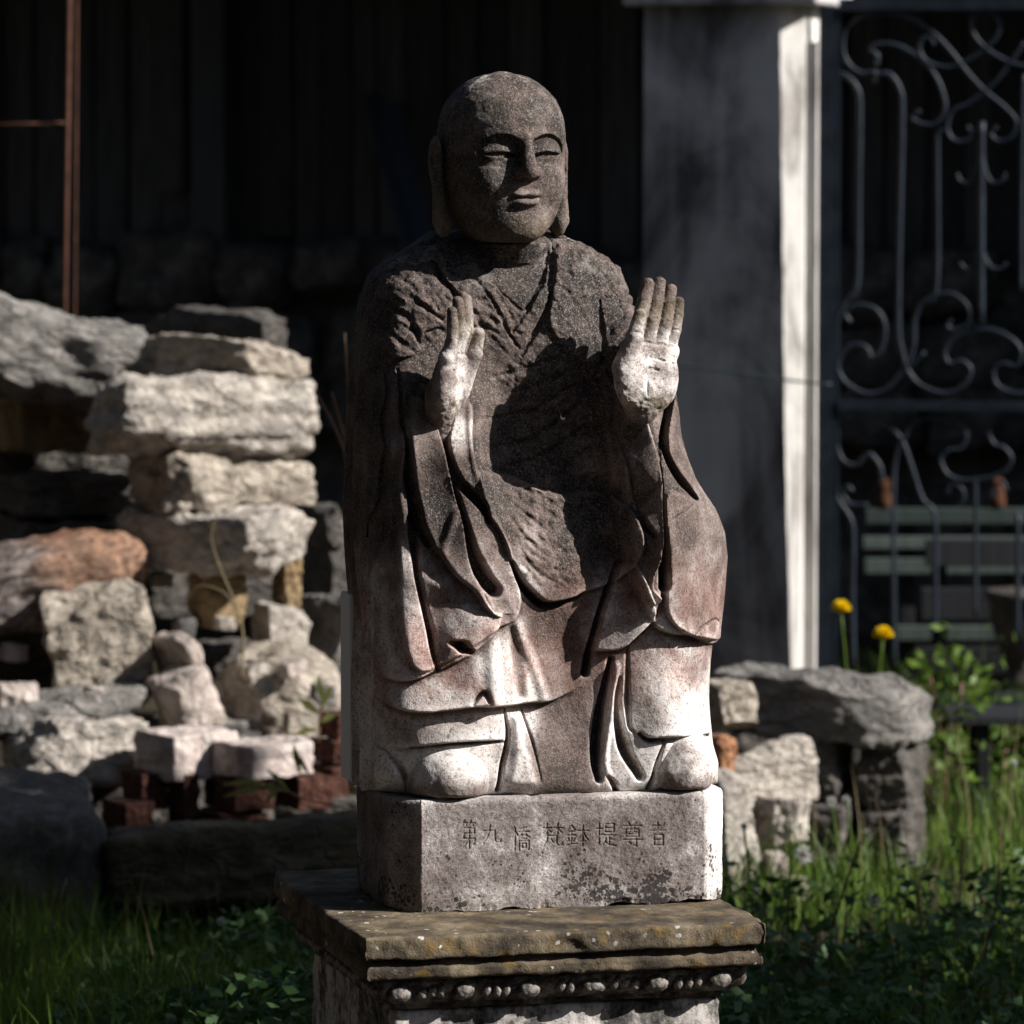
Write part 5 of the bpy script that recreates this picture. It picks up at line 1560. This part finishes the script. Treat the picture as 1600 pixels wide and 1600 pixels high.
# ------------------------------------------------------------------ plants
def leaf_mat(name, a, b, trans=0.25):
    t = NT(name)
    n = t.noise(6, 3, 0.6)
    c = t.ramp(n, [(0.35, a), (0.65, b)])
    m = t.done(c, 0.55, 0, 0.35)
    tr = t.t.nodes.new('ShaderNodeBsdfTranslucent'); mx = t.t.nodes.new('ShaderNodeMixShader')
    t.link(c, tr.inputs[0]); mx.inputs[0].default_value = trans
    t.link(t.b.outputs[0], mx.inputs[1]); t.link(tr.outputs[0], mx.inputs[2]); t.link(mx.outputs[0], t.out.inputs[0])
    return m
M_GRASS = leaf_mat('grass_green', (0.045, 0.095, 0.012), (0.15, 0.24, 0.03))
M_DRY = leaf_mat('dry_straw', (0.14, 0.11, 0.05), (0.28, 0.23, 0.13), 0.15)
M_CLOV = leaf_mat('clover_green', (0.03, 0.08, 0.02), (0.085, 0.16, 0.05))
M_STEM = leaf_mat('brown_stem', (0.11, 0.055, 0.035), (0.2, 0.11, 0.07), 0.05)
M_YEL = leaf_mat('dandelion_yellow', (0.85, 0.60, 0.01), (0.90, 0.74, 0.02), 0.2)
M_SEED = leaf_mat('seed_fluff', (0.5, 0.5, 0.48), (0.7, 0.7, 0.68), 0.4)
M_LEAF = leaf_mat('tree_leaf', (0.03, 0.06, 0.012), (0.07, 0.12, 0.03))

def blades(name, pts, hts, wid, mat, seed, bend=0.4, segs=3):
    rng = np.random.RandomState(seed)
    N = len(pts); az = rng.uniform(0, 2 * np.pi, N); fa = rng.uniform(0, 2 * np.pi, N)
    bd = rng.uniform(0.05, bend, N)
    V = []; 
    for k in range(segs + 1):
        t = k / segs
        off = bd * hts * t ** 2
        c = pts + np.stack([np.cos(az) * off, np.sin(az) * off, hts * (t - 0.25 * bd * t * t)], 1)
        w = wid * (1 - t) ** 0.7 * 0.5 if k < segs else 0 * wid
        d = np.stack([np.cos(fa), np.sin(fa), 0 * fa], 1) * np.asarray(w).reshape(-1, 1)
        V += [c - d, c + d]
    V = np.stack(V, 1).reshape(-1, 3); n = 2 * (segs + 1)
    b = np.arange(N)[:, None] * n
    F = np.concatenate([np.stack([b[:, 0] + 2 * k, b[:, 0] + 2 * k + 1, b[:, 0] + 2 * k + 3, b[:, 0] + 2 * k + 2], 1) for k in range(segs)])
    o = obj(name, make_mesh(name, V, F), mat)
    return o
def leaves(name, pts, size, mat, seed, up=0.6):
    rng = np.random.RandomState(seed)
    N = len(pts)
    nrm = rng.normal(size=(N, 3)); nrm[:, 2] = np.abs(nrm[:, 2]) + up
    nrm /= np.linalg.norm(nrm, axis=1, keepdims=True)
    a = np.cross(nrm, rng.normal(size=(N, 3))); a /= np.linalg.norm(a, axis=1, keepdims=True)
    b = np.cross(nrm, a)
    s = (size * rng.uniform(0.6, 1.3, N))[:, None]
    V = np.stack([pts - a * s, pts + b * s * 0.55 - nrm * s * 0.12, pts + a * s, pts - b * s * 0.55 - nrm * s * 0.12], 1).reshape(-1, 3)
    F = np.arange(N * 4).reshape(-1, 4)
    return obj(name, make_mesh(name, V, F), mat)
rng = np.random.RandomState(5)
def field(n, x0, x1, y0, y1, dens=None):
    p = np.stack([rng.uniform(x0, x1, n), rng.uniform(y0, y1, n), np.zeros(n)], 1)
    if dens is not None:
        p = p[dens(p) > rng.uniform(0, 1, n)]
    return p
clump = lambda p: np.clip(0.6 + 0.7 * noise(p * np.array([3.2, 3.2, 0]), 4), 0.22, 1)
ga = field(17000, 0.30, 2.0, 1.2, 4.6, clump)
gb = field(14000, -1.7, -0.28, 0.9, 2.9, clump)
gc = field(5000, 0.9, 3.0, 4.2, 7.5, clump)
P_ = np.vstack([ga, gb, gc])
hts = rng.uniform(0.05, 0.22, len(P_)) * (0.6 + 0.6 * np.clip(0.5 + noise(P_ * np.array([1.7, 1.7, 0]), 8), 0, 1))
tag(blades('grass', P_, hts, rng.uniform(0.003, 0.007, len(P_)), M_GRASS, 6, 0.6), 'green grass growing round the pedestal and along the wall', 'grass', kind='stuff')
gd = np.vstack([field(110, 0.35, 1.7, 1.6, 4.4), field(120, -1.6, -0.3, 1.1, 2.8)])
tag(blades('dry_grass', gd, rng.uniform(0.15, 0.42, len(gd)), rng.uniform(0.002, 0.004, len(gd)), M_DRY, 16, 0.35, 4), 'dry straw stalks standing in the grass', 'grass', kind='stuff')
cl = np.vstack([field(15000, 0.3, 1.9, 0.9, 2.7, clump), field(6000, -0.85, -0.3, 0.8, 2.2, clump)])
cl[:, 2] = rng.uniform(0.02, 0.16, len(cl)) * (0.5 + np.clip(noise(cl * np.array([2.5, 2.5, 0]), 14) + 0.6, 0, 1.2))
tag(leaves('clover', cl, 0.017, M_CLOV, 26), 'low leafy clover and weeds among the grass', 'ground cover', kind='stuff')

# dandelions in flower and in seed
def head_flower(name, u, v, y, r, label, cat, group, seeded, base_du=0):
    p = at(u, v, y)
    e = empty(name, (p[0] + base_du, y, 0.0)); tag(e, label, cat, group)
    top = Vector((-base_du, 0, p[2]))
    st = [(0, 0, 0), (-base_du * 0.2, 0.0, p[2] * 0.5), tuple(top)]
    tubes('stem', [(spline(st, 5), 0.003)], M_GRASS, e, 6)
    rg = np.random.RandomState(int(u))
    n = 240 if not seeded else 160
    d = rg.normal(size=(n, 3))
    if not seeded: d[:, 2] = np.abs(d[:, 2]) * 0.7 + 0.05
    d /= np.linalg.norm(d, axis=1, keepdims=True)
    a = np.cross(d, rg.normal(size=(n, 3))); a /= np.linalg.norm(a, axis=1, keepdims=True)
    w = r * (0.16 if not seeded else 0.05)
    c0 = np.array(top)
    V = np.stack([c0 + d * r * 0.15 - a * w * 0.4, c0 + d * r * 0.15 + a * w * 0.4, c0 + d * r + a * w, c0 + d * r - a * w], 1).reshape(-1, 3)
    obj('petals' if not seeded else 'seed_head', make_mesh('petals', V, np.arange(n * 4).reshape(-1, 4)), M_YEL if not seeded else M_SEED, e)
    rb_ = lump(r * 0.42, r * 0.42, r * 0.34, 3); rb_.materials.append(M_YEL if not seeded else M_STEM)
    obj('flower_centre', rb_, None, e, top)
head_flower('dandelion', 1314, 953, 4.5, 0.026, 'higher of two yellow dandelions in front of the gate', 'flower', 'yellow dandelions by the gate', False, 0.03)
head_flower('dandelion', 1380, 994, 4.4, 0.026, 'lower of two yellow dandelions in front of the gate', 'flower', 'yellow dandelions by the gate', False, -0.03)
for u, v, y, r, lab in ((1256, 1336, 2.9, 0.022, 'fluffy dandelion seed head nearest the small pale stone'), (1366, 1408, 2.6, 0.014, 'small white seed head low in the right grass'),
                        (1162, 1291, 2.6, 0.008, 'tiny bright bud beside the right edge of the plinth'), (1299, 1252, 3.2, 0.012, 'pale seed head against the dark wall blocks'),
                        (1322, 1250, 3.2, 0.011, 'pale seed head right of another against the dark wall'), (1584, 1192, 3.0, 0.009, 'seed head high at the right edge of the picture'),
                        (345, 1440, 1.9, 0.009, 'white bud in the dark grass left of the pedestal')):
    head_flower('seed_head', u, v, y, r, lab, 'flower', 'dandelion seed heads', True, 0.02)

# dry stalks and weeds one can pick out
def stalk(name, px, y, r, mat, label, cat='stalk', n=6):
    pts = [at(u, v, y) for u, v in spline(px, 5)]
    o = tubes(name, [(pts, list(np.linspace(r, r * 0.5, len(pts))))], mat, None, 6)
    tag(o, label, cat, 'dry stalks')
stalk('dry_stalk', [(378, 1060), (380, 1000), (372, 955), (345, 890), (330, 840), (340, 800)], 3.5, 0.0035, M_DRY, 'bent pale stalk in front of the fluted slab')
stalk('dry_stalk', [(372, 985), (355, 930), (310, 915), (292, 940)], 3.5, 0.002, M_DRY, 'thin curling stalk beside the ochre prop')
stalk('brown_stalk', [(556, 900), (548, 760), (532, 690), (495, 615)], 2.4, 0.006, M_STEM, 'brown stalk leaning left behind the statue')
stalk('brown_stalk', [(558, 900), (552, 700), (543, 600), (538, 520)], 2.5, 0.006, M_STEM, 'upright brown stalk close behind the statue')
stalk('brown_stalk', [(556, 880), (545, 720), (528, 650), (518, 612)], 2.5, 0.007, M_STEM, 'short thick brown stalk between two others behind the statue')
stalk('grass_stalk', [(52, 1570), (62, 1500), (90, 1420), (104, 1372)], 1.6, 0.0025, M_DRY, 'long pale grass stalk at lower left')
stalk('dry_stalk', [(1495, 1480), (1500, 1400), (1505, 1310)], 2.2, 0.004, M_DRY, 'straight dry stalk in the right grass')
stalk('dry_stalk', [(1530, 1520), (1555, 1420), (1565, 1280)], 2.0, 0.003, M_STEM, 'dark dry stalk near the right edge')
stalk('dry_stalk', [(1300, 1450), (1325, 1370), (1345, 1315)], 2.2, 0.0035, M_STEM, 'slanting brown stalk in the grass below the low wall')
stalk('dry_stalk', [(1440, 1450), (1435, 1390), (1455, 1330)], 2.3, 0.003, M_STEM, 'curved brown stalk in the right grass')
M_WEED = leaf_mat('yellow_green_leaf', (0.16, 0.19, 0.05), (0.30, 0.31, 0.10), 0.35)
def weed(label, px, y, lfs, mat=M_WEED):
    p0 = at(*px[0], y)
    e = empty('weed', (p0[0], y, 0.0)); tag(e, label, 'weed')
    pts = [at(u, v, y) - np.array([p0[0], y, 0.0]) for u, v in spline(px, 5)]
    tubes('stem', [(pts, 0.003)], M_STEM, e, 6)
    for (u, v, du, dv, w) in lfs:
        a = at(u, v, y) - np.array([p0[0], y, 0]); b = at(u + du, v + dv, y) - np.array([p0[0], y, 0])
        m_ = (a + b) / 2 + np.array([0, -0.012, 0.006]); d_ = b - a
        q = np.array([-d_[2], 0.006, d_[0]]); q = q / np.linalg.norm(q) * w
        obj('leaf', make_mesh('leaf', [a, m_ + q, b, m_ - q], [(0, 1, 2, 3)]), mat, e)
weed('leafy weed with a pink stem reaching left over the bricks', [(540, 1262), (490, 1252), (455, 1240), (425, 1225)], 3.05,
     [(450, 1238, -60, -10, 0.008), (430, 1228, -85, 18, 0.008), (455, 1240, -40, -40, 0.007), (420, 1222, -75, 5, 0.008), (470, 1215, -12, -55, 0.008), (440, 1230, -30, 30, 0.006), (485, 1212, -30, -40, 0.007)])
weed('green weed sprouting by the big yellowish boulder', [(498, 1160), (500, 1120), (505, 1090)], 3.4,
     [(500, 1110, 20, -40, 0.010), (500, 1120, -35, -30, 0.010), (503, 1100, -6, -45, 0.009), (500, 1130, 26, -14, 0.009), (498, 1140, -40, 8, 0.008)])
weed('yellow green weed stem touching the left edge of the plinth', [(548, 1240), (545, 1200), (552, 1160)], 2.9,
     [(546, 1210, 10, -60, 0.010), (546, 1200, -14, -40, 0.008), (546, 1225, 14, 20, 0.008)])
for k, (u, v, lab) in enumerate(((1470, 1150, 'bush of yellow green leaves lit behind the low wall'), (1560, 1170, 'leafy bush at the right edge beside the dark post'), (1490, 1060, 'grassy tuft lit below the black table'))):
    c = at(u, v, 4.6 + 0.3 * k)
    e = empty('bush', (c[0], c[1], 0)); tag(e, lab, 'bush')
    pr = np.random.RandomState(90 + k)
    q = pr.normal(size=(150, 3)) * np.array([0.06, 0.10, 0.055]) + np.array([0, 0, c[2]])
    q[:, 2] = np.abs(q[:, 2])
    o = leaves('foliage', q, 0.02, M_GRASS, 55 + k, 0.2); o.parent = e
    tubes('stem', [([(0, 0, 0), (0.02, 0, c[2])], 0.006), ([(0, 0, 0), (-0.06, 0.02, c[2])], 0.005)], M_STEM, e, 6)

# ------------------------------------------------------------------ unseen trees added to shade the near grass and block sky light
def tree(loc, label, crown_c, crown_r, n, leaf, thr, seed, hole=None):
    t_ = empty('added_tree', loc); tag(t_, label, 'tree', 'unseen trees added for shade')
    h_ = crown_c[2]
    tubes('trunk', [([(0, 0, 0), (0.05, 0, h_ * 0.35), (crown_c[0] * 0.5, crown_c[1] * 0.5, h_ * 0.7), (crown_c[0], crown_c[1], h_)], [0.16, 0.13, 0.09, 0.04]),
                    ([(0.05, 0, h_ * 0.5), (crown_c[0] + crown_r[0] * 0.5, crown_c[1] + crown_r[1] * 0.4, h_)], [0.07, 0.02]),
                    ([(0.05, 0, h_ * 0.55), (crown_c[0] - crown_r[0] * 0.5, crown_c[1] - crown_r[1] * 0.4, h_)], [0.07, 0.02])], M_STEM, t_, 8)
    pr = np.random.RandomState(seed)
    q = pr.normal(size=(n, 3)); q /= np.linalg.norm(q, axis=1, keepdims=True)
    q *= (pr.uniform(0.05, 1, n) ** 0.42)[:, None]
    q = q * np.array(crown_r)
    q = q[noise(q * 2.6, seed) > thr] + np.array(crown_c)
    o = leaves('crown', q, leaf, M_LEAF, seed + 1, 0.2); o.parent = t_
tree((5.1, 0.9, 0), 'unseen leafy tree added to the right to shade the grass', (0, -0.5, 4.05), (0.8, 1.25, 1.45), 8500, 0.075, -0.20, 31)
tree((-3.0, -2.6, 0), 'unseen broad tree added at the left to block sky light', (0.9, 0.6, 5.4), (3.0, 3.8, 1.5), 11000, 0.16, -0.35, 41)
